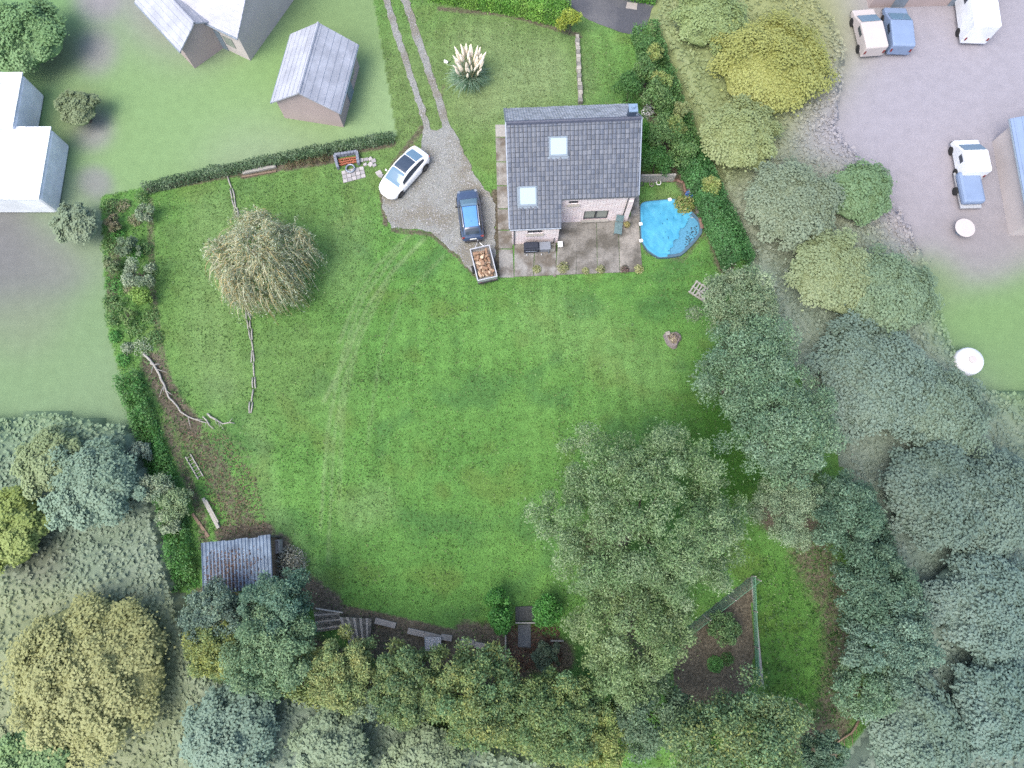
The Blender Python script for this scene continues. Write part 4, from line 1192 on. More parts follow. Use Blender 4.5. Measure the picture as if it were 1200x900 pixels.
# ------------------------------------------------------------------ pool
pc = sum((P(u, v) for u, v in POOL), Vector()) / len(POOL)
pool = thing('swimming_pool', 'blue covered garden pool beside the patio', 'pool', pc)
pw = [P(u, v) - pc for u, v in POOL]
def ring_pts(scale_off, sub=8):
    out = []
    n = len(pw)
    for i in range(n):
        a, b_, c_, d_ = pw[i - 1], pw[i], pw[(i + 1) % n], pw[(i + 2) % n]
        for j in range(sub):
            t = j / sub
            q = .5 * ((2 * b_) + (-a + c_) * t + (2 * a - 5 * b_ + 4 * c_ - d_) * t * t + (-a + 3 * b_ - 3 * c_ + d_) * t ** 3)
            q = q * .45 + b_.lerp(c_, t) * .55
            out.append(q * (1 - scale_off / q.length))
    return out
def pool_ring(o0, o1, z0, z1, name, m):
    A, B = ring_pts(o0), ring_pts(o1); n = len(A)
    mb = MB()
    vs = [(p.x, p.y, z) for p, z in [(q, z0) for q in A] + [(q, z1) for q in A] + [(q, z1) for q in B] + [(q, z0) for q in B]]
    mb.add(vs, [(k * n + i, k * n + (i + 1) % n, ((k + 1) % 4) * n + (i + 1) % n, ((k + 1) % 4) * n + i) for k in range(4) for i in range(n)])
    return mb.build(name, m, pool)
pool_ring(-.05, .16, -.1, .22, 'rim', 'pool_rim')
# water below, blue cover over most of it with a wrinkled edge on the east side
A = ring_pts(.1)
m2 = MB(); m2.add([(p.x, p.y, .10) for p in A], [tuple(range(len(A)))]); m2.build('water', 'pool_water', pool)
def cover():
    n, rings = len(A), 26
    vs, fs = [(0, 0, .2)], []
    for k in range(1, rings + 1):
        f = k / rings
        for p in A:
            q = p * f * (1.035 if k == rings else 1)
            z = .19 + .03 * mnoise.noise(Vector((q.x * .8, q.y * .8, 1))) + .035 * mnoise.noise(Vector((q.x * 2.6, q.y * 1.6, 4))) + .02 * mnoise.noise(Vector((q.x * 6, q.y * 4, 7)))
            if f > .93: z = max(z, .235)
            vs.append((q.x, q.y, z))
    for i in range(n): fs.append((0, 1 + i, 1 + (i + 1) % n))
    for k in range(rings - 1):
        for i in range(n): fs.append((1 + k * n + i, 1 + (k + 1) * n + i, 1 + (k + 1) * n + (i + 1) % n, 1 + k * n + (i + 1) % n))
    e = P(812, 272) - pc; cut = Vector((.85, -.5, 0)).normalized()
    lim = e.dot(cut)
    def keep(f):
        c_ = sum((Vector(vs[i]) for i in f), Vector()) / len(f)
        return c_.dot(cut) < lim - .8 + .25 * mnoise.noise(Vector((c_.x * 2, c_.y * 2, 0)))
    mb = MB(); mb.add(vs, [f for f in fs if keep(f)])
    mb.build('cover', 'pool_cover', pool, True)
cover()
def litter(name, parent, pts_fn, n, pal, size, z, seed, aspect=.6, kind='stuff', flat=.25):
    r = np.random.default_rng(seed)
    pos = np.array([pts_fn(r) for _ in range(n)])
    pos[:, 2] += z + r.uniform(0, .03, n)
    V, F = leaf_arrays(pos, unit(np.array([0, 0, 1.0]) + r.normal(size=(n, 3)) * flat), size, aspect, r)
    t = np.array(pal)[r.integers(0, len(pal), n)] * r.uniform(.7, 1.3, (n, 1))
    o = np_mesh(name, V, F, LEAF, np.repeat(t, 4, axis=0), parent)
    o['kind'] = kind
    return o
BRN = [S(112, 92, 76), S(140, 112, 88), S(84, 72, 64), S(160, 136, 110)]
def in_px(poly, zz=0.0, off=Vector()):
    us, vs_ = [p[0] for p in poly], [p[1] for p in poly]
    def f(r):
        while True:
            u, v = r.uniform(min(us), max(us)), r.uniform(min(vs_), max(vs_))
            if inpoly(np.array([u]), np.array([v]), poly)[0]:
                q = P(u, v, zz) - off; return (q.x, q.y, q.z)
    return f
litter('fallen_leaves', pool, in_px([(806, 268), (819, 264), (819, 274), (810, 286), (800, 296), (803, 280)], 0, pc), 80, [S(96, 84, 70), S(70, 92, 110), S(60, 66, 60)], .14, .105, 1)
litter('fallen_leaves', pool, in_px([(765, 250), (800, 250), (806, 280), (775, 296)], 0, pc), 10, [S(50, 130, 180), S(70, 140, 170)], .16, .25, 2)
for (u, v) in ((750, 264.5), (750.5, 284), (784, 236)):
    p_ = P(u, v, .0)
    b_ = MB().box((0, 0, .30), (.26, .24, .1), .2, jit=.01).build('cover_weight', 'white_plastic', None, bevel=.02); b_.location = (p_.x, p_.y, 0)
    tag(b_, 'small white block weighing down the pool cover edge', 'weight', 'weights on the pool cover')
# items by the pool
p_ = P(806, 231); bk = thing('bucket', 'blue plastic bucket standing between shrub and stacked logs', 'bucket', p_)
m2 = MB(); m2.lathe([(.2, 0), (.27, .42), (.29, .42), (.29, .45), (.25, .45), (.19, .1), (.01, .1)], 16); m2.build('body', 'blue_plastic', bk, True)
m2 = MB(); m2.tube([(math.cos(t) * .28, .05, .43 + math.sin(t) * .16) for t in np.linspace(0, math.pi, 9)], .012, 5); m2.build('handle', 'galvanised', bk)
p_ = P(809, 225); bx_ = thing('stone_block', 'grey weathered stone block behind the blue bucket', 'stone block', p_)
MB().box((0, 0, .28), (.5, .42, .56), .4, jit=.03).build('block', mat('mauve_stone', S(120, 112, 124), .9, .3, 8, .3), bx_, bevel=.04)
weed(801, 242, 'yellow-green leafy bush overhanging the blue pool', [S(140, 152, 84, .7), S(104, 134, 70, .7), S(160, 160, 104, .7)], .85, 800, 1.0, 0, name='bush', leaf=.22, aspect=.5, cat='bush')
def log_piece(name, label, a, b_, r_, m, z=.12, group=None, cat='log', n=8):
    pa, pb = P(a[0], a[1], z), P(b_[0], b_[1], z)
    o = MB(); k = 4
    pts = [pa.lerp(pb, i / k) - pa + Vector((0, 0, .02 * math.sin(i * 2.1))) for i in range(k + 1)]
    o.tube(pts, [r_ * (1 + .08 * math.sin(i * 3)) for i in range(k + 1)], n)
    ob = o.build(name, m, None, True); ob.location = pa
    return tag(ob, label, cat, group)
EDG = [(781, 212), (793, 211), (801, 214), (804, 226)]
for i in range(3):
    log_piece('edging_log', 'reddish weathered log edging the corner above the pool', EDG[i], (EDG[i + 1][0] - .5, EDG[i + 1][1]), .12, mat('red_log', S(140, 112, 100), .9, .3, 9, .3), .12, 'logs edging the pool corner')
log_piece('edging_log', 'dark mossy log beside the hedge by the pool', (816, 238), (818, 251), .17, mat('moss_log', S(100, 96, 90), .9, .3, 9, .3), .16)
log_piece('edging_log', 'reddish brown log standing along the pool edge by the round ring', (820, 256), (823, 268), .16, mat('red_log', S(140, 112, 100)), .16)
p_ = P(810.5, 253); rg = MB()
rg.tube([(math.cos(t) * .2, math.sin(t) * .2, .06) for t in np.linspace(0, 2 * math.pi, 19)], .05, 6)
ob = rg.build('planter_ring', 'pale_bark', None, True); ob.location = p_; tag(ob, 'small pale ring lying by the pool shrub', 'ring')
# fence between house and hedge
pa, pb = P(749, 214), P(788, 213)
fe = thing('slat_fence', 'low weathered board fence between the house and the hedge', 'fence', pa)
d = pb - pa; L_ = d.length; an = math.atan2(d.y, d.x)
def along(f): return d * f
for k in range(4):
    q = along(k / 3); MB().box((q.x, q.y, .55), (.09, .09, 1.15), an).build('post', 'grey_wood', fe)
for k in range(3):
    q = along((k + .5) / 3)
    for j in range(5):
        MB().box((q.x, q.y - .055, .2 + j * .2), (L_ / 3 - .1, .025, .15), an, random.uniform(-.05, .05)).build('board', 'grey_wood', fe)
    MB().box((q.x, q.y - .02, 1.12), (L_ / 3 - .02, .16, .03), an).build('cap', 'grey_wood', fe)
for u, v, m_, lb in ((771, 216, 'white_plastic', 'white round pot in front of the low board fence'), (763, 217.5, 'stone', 'small grey stone pot in front of the board fence'), (751, 217, 'dark_stone', 'dark small pot by the house end of the board fence')):
    pot(u, v, lb, .18, .26, m_, 0, plant=(GRN, .12))

# ------------------------------------------------------------------ low stone wall north of the house
wa, wb = P(676.5, 44), P(680, 123)
wr_ = thing('garden_wall', 'narrow low wall of pale stone blocks running up to the hedge', 'wall', wa)
n = 17; d = wb - wa
for k in range(n):
    q = d * ((k + .5) / n)
    MB().box((q.x + random.uniform(-.03, .03), q.y, .2), (.3 + random.uniform(-.04, .06), d.length / n - .03, .46 + random.uniform(-.05, .05)), math.atan2(d.y, d.x) - math.pi / 2 + random.uniform(-.04, .04), jit=.015).build('stone_block', mat('wall_stone_%d' % (k % 3), S(*[(178, 174, 164), (150, 148, 142), (194, 188, 178)][k % 3]), .9, .3, 8, .35), wr_, bevel=.02)

# ------------------------------------------------------------------ fire pit corner
pa = P(411, 200)
fp = thing('fire_pit', 'brick-lined fire pit on square of pale paving by the hedge', 'fire pit', pa)
def bil(c4, s, t):
    a, b_, c_, d_ = c4
    return (a.lerp(b_, s)).lerp(d_.lerp(c_, s), t)
quad = [P(400, 201), P(426, 195), P(429, 208), (P(402.5, 215))]
n1, n2 = 5, 3
for i in range(n1):
    for j in range(n2):
        cs = [bil(quad, (i + a) / n1, (j + b_) / n2) - pa for a, b_ in ((.04, .05), (.96, .05), (.96, .95), (.04, .95))]
        MB().prism([(c_.x, c_.y) for c_ in cs], -.02, .08 + random.uniform(-.015, .015)).build('paver', mat('paver_%d' % ((i + j) % 2), S(*[(206, 200, 200), (184, 180, 182)][(i + j) % 2]), .9, .2, 9, .2), fp, bevel=.012)
quad2 = [P(393, 184), P(419, 180), P(421, 194), P(397, 199)]
for (s0, t0, s1, t1) in ((0, 0, 1, .0), (0, 0, 0, 1), (1, 0, 1, 1)):
    k = 7 if s0 != s1 else 4
    for i in range(k):
        q = bil(quad2, s0 + (s1 - s0) * (i + .5) / k, t0 + (t1 - t0) * (i + .5) / k) - pa
        qa = bil(quad2, s1, t1) - bil(quad2, s0, t0)
        for z in (.1, .3):
            MB().box((q.x, q.y, z), (qa.length / k - .02, .2, .19), math.atan2(qa.y, qa.x) + random.uniform(-.04, .04), jit=.01).build('block', mat('pit_block', S(150, 156, 172), .9, .3, 8, .3), fp)
rb = random.Random(4)
for i in range(9):
    for j in range(3):
        q = bil(quad2, .1 + .8 * (i + .5) / 9, .25 + .55 * (j + .5) / 3) - pa
        MB().box((q.x, q.y, .08 + .04 * rb.random()), (.2, .1, .12), rb.uniform(-1, 1), jit=.008).build('brick', 'brick_red', fp)
q = P(411, 198.5) - pa
m2 = MB(); m2.tube([(q.x + math.cos(t) * .33, q.y + math.sin(t) * .33, .16) for t in np.linspace(0, 2 * math.pi, 21)], .07, 6); m2.build('fire_ring', 'zinc', fp, True)
for k, (u, v, s) in enumerate([(424, 188, .3), (429, 187, .34), (434, 186.5, .3), (438, 189, .36), (434, 193, .34), (439, 194, .3), (444, 203, .42), (446.5, 206, .36), (428, 193, .26)]):
    p_ = P(u, v)
    ob = MB().box((0, 0, .04), (s, s * .85, .1), rb.uniform(0, 1.5), jit=.03).build('paving_stone', mat('paver_%d' % (k % 2), (1, 1, 1)), None, bevel=.015); ob.location = p_
    tag(ob, 'loose pale paving stone between fire pit and gravel', 'stone', 'stepping stones by the fire pit')
def timber(u0, v0, u1, v1, label, m='dead_wood', w_=.14, h=.16, name='timber', group=None, cat='timber', z=0.0):
    pa, pb = P(u0, v0, z), P(u1, v1, z)
    d_ = pb - pa
    ob = MB().box((0, 0, h / 2), (d_.length, w_, h), 0, jit=.008).build(name, m, None, bevel=.015)
    ob.location = (pa + pb) / 2; ob.rotation_euler = (0, 0, math.atan2(d_.y, d_.x))
    return tag(ob, label, cat, group)
timber(285, 203.5, 324, 195.5, 'long pale sleeper edging a bed under the boundary hedge', 'grey_wood', .24, .2)
timber(284, 208, 324, 201, 'brown plank along the lawn side of the small bed', 'brown_wood', .12, .12)
for k, (u, v) in enumerate([(340, 194), (352, 191), (366, 190), (380, 187)]):
    weed(u, v, 'dry brownish clump growing in the bed below the hedge', [S(130, 112, 88, .8), S(110, 118, 80, .8), S(90, 84, 66, .8)], .5, 240, .4, 0, 'clumps in the hedge bed')

# ------------------------------------------------------------------ corrugated shed
ZS = 2.1
sc4 = [P(236, 637, ZS), P(316, 627, ZS), P(319, 688, ZS - .1), P(238, 698, ZS - .1)]
sb = (sc4[2] + sc4[3]) / 2; sb.z = 0
shed = thing('shed', 'shed with rusty-leaf strewn corrugated metal roof', 'shed', sb)
xax = (sc4[1] - sc4[0]); slen = xax.length; xax.normalize()
yax = (sc4[3] - sc4[0]); sdep = yax.length; yax.normalize()
zb0 = sc4[0].z
nsheet = 6
for k in range(nsheet):
    mb = MB(); vs = []; m_ = 28
    x0, x1 = slen * k / nsheet, slen * (k + 1) / nsheet + .06
    dz = .012 * (k % 2); yo = random.uniform(-.06, .06)
    for i in range(m_ + 1):
        x = x0 + (x1 - x0) * i / m_
        zz = .035 * math.cos(2 * math.pi * x / .235)
        for t in (0 + yo, sdep + yo * .5):
            q = sc4[0] + xax * x + yax * t
            vs.append((q.x, q.y, q.z + zz + dz + .02))
    mb.add(vs, [(2 * i, 2 * i + 1, 2 * i + 3, 2 * i + 2) for i in range(m_)])
    mb.build('roof_sheet', 'roof_metal', shed, True, world=True)
zang = math.atan2(xax.y, xax.x)
for (a, b_, n) in ((0, 1, 24), (1, 2, 18), (3, 2, 24), (0, 3, 18)):
    ca, cb_ = sc4[a].copy(), sc4[b_].copy()
    cen = sum(sc4, Vector()) / 4
    ca = ca.lerp(cen, .06); cb_ = cb_.lerp(cen, .06)
    dd = cb_ - ca
    for k in range(n):
        q = ca.lerp(cb_, (k + .5) / n)
        h = q.z - .12
        mb = MB().box((q.x, q.y, h / 2), (dd.length / n - .015, .03, h), math.atan2(dd.y, dd.x)); mb.build('plank', 'brown_wood', shed, world=True)
for k in range(4):
    q = sc4[k].lerp(sum(sc4, Vector()) / 4, .035); MB().box((q.x, q.y, q.z / 2 - .06), (.12, .12, q.z - .12), zang).build('post', 'dark_wood', shed, world=True)
def on_roof(r):
    while True:
        s, t = r.uniform(.02, .92), r.uniform(.1, 1)
        dens = math.exp(-((s - .38) / .3) ** 2) * min(1, max(0, (t - .12) / .35))
        if r.uniform() < dens:
            q = sc4[0] + xax * s * slen + yax * t * sdep - Vector(shed.location)
            x = s * slen
            if math.cos(2 * math.pi * x / .235) > .45: continue
            return (q.x, q.y, q.z + .035 * math.cos(2 * math.pi * x / .235) + .03)
litter('fallen_leaves', shed, on_roof, 1500, [S(110, 88, 80), S(132, 104, 92), S(84, 72, 70), S(150, 126, 112)], .13, .0, 6)
p_ = P(324.5, 641)
tk = thing('water_tank', 'square pale concrete trough beside the corrugated shed', 'trough', p_, zang)
for x, y, a, b_ in ((-.36, 0, .1, .9), (.36, 0, .1, .9), (0, -.4, .62, .1), (0, .4, .62, .1)):
    MB().box((x, y, .35), (a, b_, .7)).build('side', 'pale_slab', tk)
MB().box((0, 0, .58), (.62, .7, .05)).build('cover', 'pale_slab', tk)
weed(340, 662, 'silvery dry bush growing against the shed', [S(170, 172, 160, .85), S(140, 140, 124, .85), S(120, 122, 100, .85)], 1.35, 1900, 1.3, 0, name='bush', leaf=.16, aspect=.35, cat='bush')
# timbers west of the shed
pa, pb = P(221, 534), P(236, 560)
ld = thing('ladder', 'old grey wooden ladder lying on the grass', 'ladder', pa)
d = pb - pa; an = math.atan2(d.y, d.x); side = Vector((-math.sin(an), math.cos(an), 0))
for s in (-1, 1):
    q = d / 2 + side * .19 * s; MB().box((q.x, q.y, .1), (d.length, .07, .09), an).build('rail', 'dead_wood', ld)
for k in range(7):
    q = d * ((k + .5) / 7); m2 = MB(); m2.tube([q - side * .19 + Vector((0, 0, .1)), q + side * .19 + Vector((0, 0, .1))], .022, 6); m2.build('rung', 'dead_wood', ld)
timber(239, 584, 257, 619, 'pale square beam lying on the grass north of the shed', 'dead_wood', .22, .2)
timber(242, 586, 256, 612, 'thin second beam lying on top of the pale beam', 'dead_wood', .1, .08, z=.21)
timber(226, 602, 245, 629, 'brown plank lying in the grass west of the beam', 'brown_wood', .2, .1)
def branch(name, label, px, r_=.05, m='dead_wood', twigs=4, zb=.1, group=None, cat='branch', seed=1, wig=.12):
    rr_ = random.Random(seed)
    pts = [P(u, v, zb) for u, v in px]
    o = thing(name, label, cat, pts[0] - Vector((0, 0, zb)), 0, group)
    dense = []
    for a, b_ in zip(pts[:-1], pts[1:]):
        k = max(2, int((b_ - a).length / .4))
        for j in range(k):
            q = a.lerp(b_, j / k); dense.append(q + Vector((rr_.uniform(-wig, wig) * .5, rr_.uniform(-wig, wig) * .5, rr_.uniform(0, wig))))
    dense.append(pts[-1])
    n = len(dense)
    m2 = MB(); m2.tube(dense, [r_ * (1.15 - .75 * i / n) for i in range(n)], 6); m2.build('limb', m, o, True, world=True)
    for k in range(twigs):
        i = rr_.randrange(1, n - 1); a = dense[i]; dr_ = (dense[i + 1] - dense[i - 1]).normalized()
        sd = Vector((-dr_.y, dr_.x, 0)) * rr_.choice((-1, 1))
        e = a + dr_ * rr_.uniform(.3, .8) + sd * rr_.uniform(.15, .6) + Vector((0, 0, rr_.uniform(0, .25)))
        m2 = MB(); m2.tube([a, a.lerp(e, .5) + Vector((0, 0, .05)), e], [r_ * .45, r_ * .3, r_ * .12], 5); m2.build('twig', m, o, True, world=True)
    return o
branch('fallen_branch', 'long bare pale branch curving along the lawn edge', [(169, 415), (181, 428), (190, 445), (199, 465), (212, 483), (228, 492), (246, 496)], .085, twigs=7, seed=3)
branch('fallen_branch', 'short forked bare branch lying by the mottled ground', [(244, 484), (252, 492), (262, 496), (275, 496)], .07, twigs=4, seed=4)
branch('fallen_branch', 'straight thin stick lying across the forked branch', [(238, 489), (251, 503)], .05, twigs=1, seed=5)
branch('fallen_branch', 'small bleached stick by the bed corner', [(176, 427), (187, 427)], .05, twigs=1, seed=6)
branch('fallen_branch', 'reddish bare branch lying below the dark trees', [(1008, 843), (996, 858), (980, 871)], .08, 'brown_wood', 3, seed=8)
# split-log edging across the lawn
def edging(px, label, group, seed):
    rr_ = random.Random(seed)
    pts = [P(u, v) for u, v in px]
    cum = [0]
    for a, b_ in zip(pts[:-1], pts[1:]): cum.append(cum[-1] + (b_ - a).length)
    def at(s):
        for i in range(len(pts) - 1):
            if s <= cum[i + 1] or i == len(pts) - 2: return pts[i].lerp(pts[i + 1], (s - cum[i]) / (cum[i + 1] - cum[i]))
    s = 0
    while s < cum[-1] - .3:
        l = rr_.uniform(.7, 1.25)
        a, b_ = at(s), at(min(s + l, cum[-1]))
        for sd in ((-.09, .09) if rr_.random() < .65 else (0,)):
            d_ = (b_ - a); ln_ = d_.length * rr_.uniform(.85, 1.1)
            m2 = MB(); m2.tube([(-ln_ / 2, 0, .07), (0, rr_.uniform(-.03, .03), .08), (ln_ / 2, 0, .07)], [.05 * rr_.uniform(.8, 1.3), .06, .045], 6)
            o = m2.build('edging_log', 'dead_wood', None, True)
            o.location = (a + b_) / 2 + Vector((sd + rr_.uniform(-.04, .04), 0, 0)); o.rotation_euler = (0, 0, math.atan2(d_.y, d_.x) + rr_.uniform(-.14, .14))
            tag(o, label, 'edging', group)
        s += l
edging([(285, 348), (291, 372), (295, 400), (297, 425), (298, 450), (293, 484)], 'bleached split log in the edging running south from the weeping tree', 'split log edging south of the tree', 1)
edging([(267, 206), (273, 228), (279, 258)], 'bleached split log in the edging between hedge and weeping tree', 'split log edging north of the tree', 2)

# ------------------------------------------------------------------ things along the south edge
def planks_panel(root, c4, n, m, along_u=True, th=.03, name='plank', z=(.0, .0, .0, .0), gap=.012):
    c4 = [q + Vector((0, 0, zz)) for q, zz in zip(c4, z)]
    for k in range(n):
        a = bil(c4, (k + .06) / n, 0); b_ = bil(c4, (k + .94) / n, 0); c_ = bil(c4, (k + .94) / n, 1); d_ = bil(c4, (k + .06) / n, 1)
        nrm = (b_ - a).cross(d_ - a).normalized()
        if nrm.z < 0: nrm = -nrm
        o_ = nrm * random.uniform(0, .03)
        vs = [p + o_ for p in (a, b_, c_, d_)] + [p + o_ + nrm * th for p in (a, b_, c_, d_)]
        MB().add(vs, [(3, 2, 1, 0), (4, 5, 6, 7), (0, 1, 5, 4), (1, 2, 6, 5), (2, 3, 7, 6), (3, 0, 4, 7)]).build(name, m if isinstance(m, str) else m[k % len(m)], root, world=True)
pa = P(385, 735)
fr = thing('collapsed_fence', 'collapsed dark plank fence sagging over the south bank', 'fence', pa)
planks_panel(fr, [P(370, 716), P(372, 741), P(403, 736), P(400, 714)], 9, ['dark_wood', 'grey_wood', 'dark_wood'], z=(.5, .1, .2, .7))
fr2 = thing('collapsed_fence', 'grey and black striped plank panel tilted beside collapsed fence', 'fence', P(420, 740))
planks_panel(fr2, [P(400, 722), P(438, 724), P(434, 758), P(412, 762)], 10, ['grey_wood', 'dark_wood'], z=(.55, .6, .05, .1))
timber(370, 713, 402, 718, 'pale rail along the top of the collapsed fence', 'dead_wood', .09, .09, z=.72)
for k, (u0, v0, u1, v1) in enumerate([(440, 727, 464, 733), (478, 739, 497, 743), (497, 743, 517, 748), (517, 746, 530, 748), (540, 752, 556, 753), (556, 755, 572, 758)]):
    timber(u0, v0, u1, v1, 'pale flat stone slab edging the south side of the lawn', 'stone', .38, .22, 'stone_slab', 'stone slabs along the south edge', 'stone')
p_ = P(508, 754); bx_ = thing('metal_sheet', 'small grey corrugated sheet leaning below the stone slabs', 'metal sheet', p_)
mb = MB(); vs = []
for i in range(25):
    x = -.55 + 1.1 * i / 24
    for y, z in ((-.45, .1), (.45, .5)): vs.append((x, y, z + .03 * math.cos(x * 34)))
mb.add(vs, [(2 * i, 2 * i + 2, 2 * i + 3, 2 * i + 1) for i in range(24)]); mb.build('sheet', 'galvanised', bx_, True)
for x in (-.5, .5):
    m2 = MB(); m2.tube([(x, .42, -.02), (x, .42, .46)], .025, 6); m2.build('stake', 'grey_wood', bx_)
# sunken path with pale timber frame
p_ = P(614, 745)
pf = thing('garden_steps', 'dark paved garden step with pale timber edging between two shrubs', 'steps', p_)
def flat(px, z0, z1, m, name):
    return MB().prism([tuple(P(u, v)[:2]) for u, v in px], z0, z1).build(name, m, pf, bevel=.015, world=True)
flat([(604, 711), (625, 710), (626, 727), (604, 728)], -.02, .12, 'dark_stone', 'landing_slab')
flat([(607, 732), (622, 731), (622, 759), (607, 758)], -.02, .09, 'stone' if False else mat('path_slab', S(116, 120, 122), .85, .3, 6, .3), 'path_slab')
for a, b_ in (((604, 729.5), (629, 729.5)), ((592.5, 741), (592.5, 780)), ((645, 750.5), (660, 750.5))):
    qa, qb = P(*a), P(*b_); d = qb - qa; q = (qa + qb) / 2
    MB().box((q.x, q.y, .17), (d.length, .09, .3), math.atan2(d.y, d.x)).build('timber_edge', 'dead_wood', pf, world=True)
litter('leaf_litter', None, in_px([(594, 732), (655, 735), (660, 775), (600, 790)]), 1100, [S(120, 84, 68), S(140, 104, 80), S(90, 70, 62)], .14, .03, 8)
tag(bpy.data.objects['leaf_litter'], 'reddish brown fallen leaves around the garden step', 'leaves')

# ------------------------------------------------------------------ kitchen garden triangle with netting fence
ng = thing('netting_fence', 'green netting fence on posts around the triangular vegetable bed', 'fence', P(881, 674))
def net_side(a, b_, h, lean):
    pa_, pb_ = P(*a), P(*b_)
    d_ = pb_ - pa_; ln_ = d_.length
    n_ = Vector((-d_.y, d_.x, 0)).normalized() * lean
    mb = MB()
    ns = int(ln_ / .16)
    for k in range(ns + 1):
        q = pa_.lerp(pb_, k / ns); mb.tube([q + Vector((0, 0, .03)), q + n_ + Vector((0, 0, h))], .012, 3, False)
    for j in range(9):
        f = j / 8; mb.tube([pa_ + n_ * f + Vector((0, 0, .03 + (h - .03) * f)), pb_ + n_ * f + Vector((0, 0, .03 + (h - .03) * f))], .012, 3, False)
    mb.build('netting', 'netting', ng, world=True)
    np_ = max(2, int(ln_ / 2))
    for k in range(np_ + 1):
        q = pa_.lerp(pb_, k / np_); m2 = MB(); m2.tube([q - Vector((0, 0, .1)), q + n_ * 1.02 + Vector((0, 0, h + .1))], .045, 6); m2.build('post', 'grey_wood', ng, world=True)
    m2 = MB(); m2.tube([pa_ + n_ + Vector((0, 0, h)), pb_ + n_ + Vector((0, 0, h))], .02, 5); m2.build('top_wire', 'netting', ng, world=True)
net_side((881, 675), (794, 743), 1.1, .35)
net_side((881, 675), (886, 800), 1.1, -.12)
MB().box((0, 0, .08), ((P(884, 675) - P(886, 800)).length, .16, .16), math.pi / 2 + .02).build('board_edge', 'grey_wood', ng).location = (P(886.5, 738) - Vector(ng.location))
NETSHRUB = 1
weed(838, 778, 'small bright green plant in the soil of the netted bed', [S(80, 130, 62, .85), S(96, 150, 76, .85)], .6, 420, .3, 0, name='plant', leaf=.16, aspect=.45)
weed(852, 772, 'low seedling patch beside small bright plant in netted bed', [S(80, 120, 62, .85), S(70, 104, 52, .85)], .5, 240, .2, 0, name='plant', leaf=.14, aspect=.45)

# ------------------------------------------------------------------ slatted pallets and the stump
pa = P(822, 343)
pl = thing('pallet', 'silvery slatted wooden pallet lying on the grass under the trees', 'pallet', pa, R(-35))
for k in range(7):
    MB().box((-.75 + k * .25, 0, .16), (.11, 1.15, .03)).build('slat', 'dead_wood', pl)
for y in (-.5, 0, .5): MB().box((0, y, .075), (1.7, .1, .13)).build('bearer', 'dead_wood', pl)
p2 = P(831, 345)
pl2 = thing('pallet', 'second slatted pallet leaning on the first, half under the branches', 'pallet', p2, R(38))
for k in range(7):
    MB().box((-.72 + k * .24, 0, .36), (.1, 1.15, .03), 0, .1).build('slat', 'dead_wood', pl2)
for y in (-.5, 0, .5): MB().box((0, y, .27 + y * .1), (1.65, .1, .12)).build('bearer', 'dead_wood', pl2)
p_ = P(788, 398)
st = thing('tree_stump', 'hollow grey tree stump planted with dry flowers on the lawn', 'tree stump', p_)
mb = MB(); ring = []
for k in range(16):
    t = 2 * math.pi * k / 16; ring.append((t, .55 * (1 + .16 * math.sin(3 * t) + .08 * math.cos(5 * t))))
vs = [(math.cos(t) * r_ * s, math.sin(t) * r_ * s, z) for s, z in ((1.2, -.03), (1.0, .18), (.92, .42), (.7, .40), (.66, .3)) for t, r_ in ring]
mb.add(vs, [(k * 16 + i, k * 16 + (i + 1) % 16, (k + 1) * 16 + (i + 1) % 16, (k + 1) * 16 + i) for k in range(4) for i in range(16)] + [tuple(range(64, 80))])
mb.build('bark', mat('stump', S(150, 140, 140), .9, .4, 9, .5), st, True)
MB().box((-.4, .34, .36), (.36, .3, .3), .3, jit=.03).build('stone', 'stone', st, bevel=.04)
r = np.random.default_rng(77)
n = 500; d_ = r.normal(size=(n, 3)); d_[:, 2] = abs(d_[:, 2]); d_ = unit(d_); pos = d_ * r.uniform(.2, 1, (n, 1)) * np.array([.5, .5, .38]) + np.array([.05, 0, .34])
V, F = leaf_arrays(pos, unit(d_ + np.array([0, 0, .5])), .12, .4, r)
np_mesh('dry_flowers', V, F, LEAF, np.repeat(np.array([S(196, 186, 160, .8), S(160, 150, 120, .8), S(130, 130, 96, .8), S(150, 130, 140, .8)])[r.integers(0, 4, n)], 4, axis=0), st)
weed(514, 119, 'tiny gravel-edge tuft', GRN, .2, 60, .15, .05) if False else None
p_ = P(523, 73.5)
ob = MB().box((0, 0, .1), (.34, .2, .2), -.4, jit=.04).build('white_stone', 'white_plastic', None, bevel=.04); ob.location = p_; tag(ob, 'small white stone on the lawn beside the pampas grass', 'stone')
p_ = P(759, 133)
weed(759, 133, 'white flowering clump by the hedge behind the chimney', [S(225, 225, 230, .8), S(180, 190, 180, .8), S(110, 140, 90, .8)], .55, 420, .9, 0, name='flowering_clump', leaf=.16, aspect=.6)

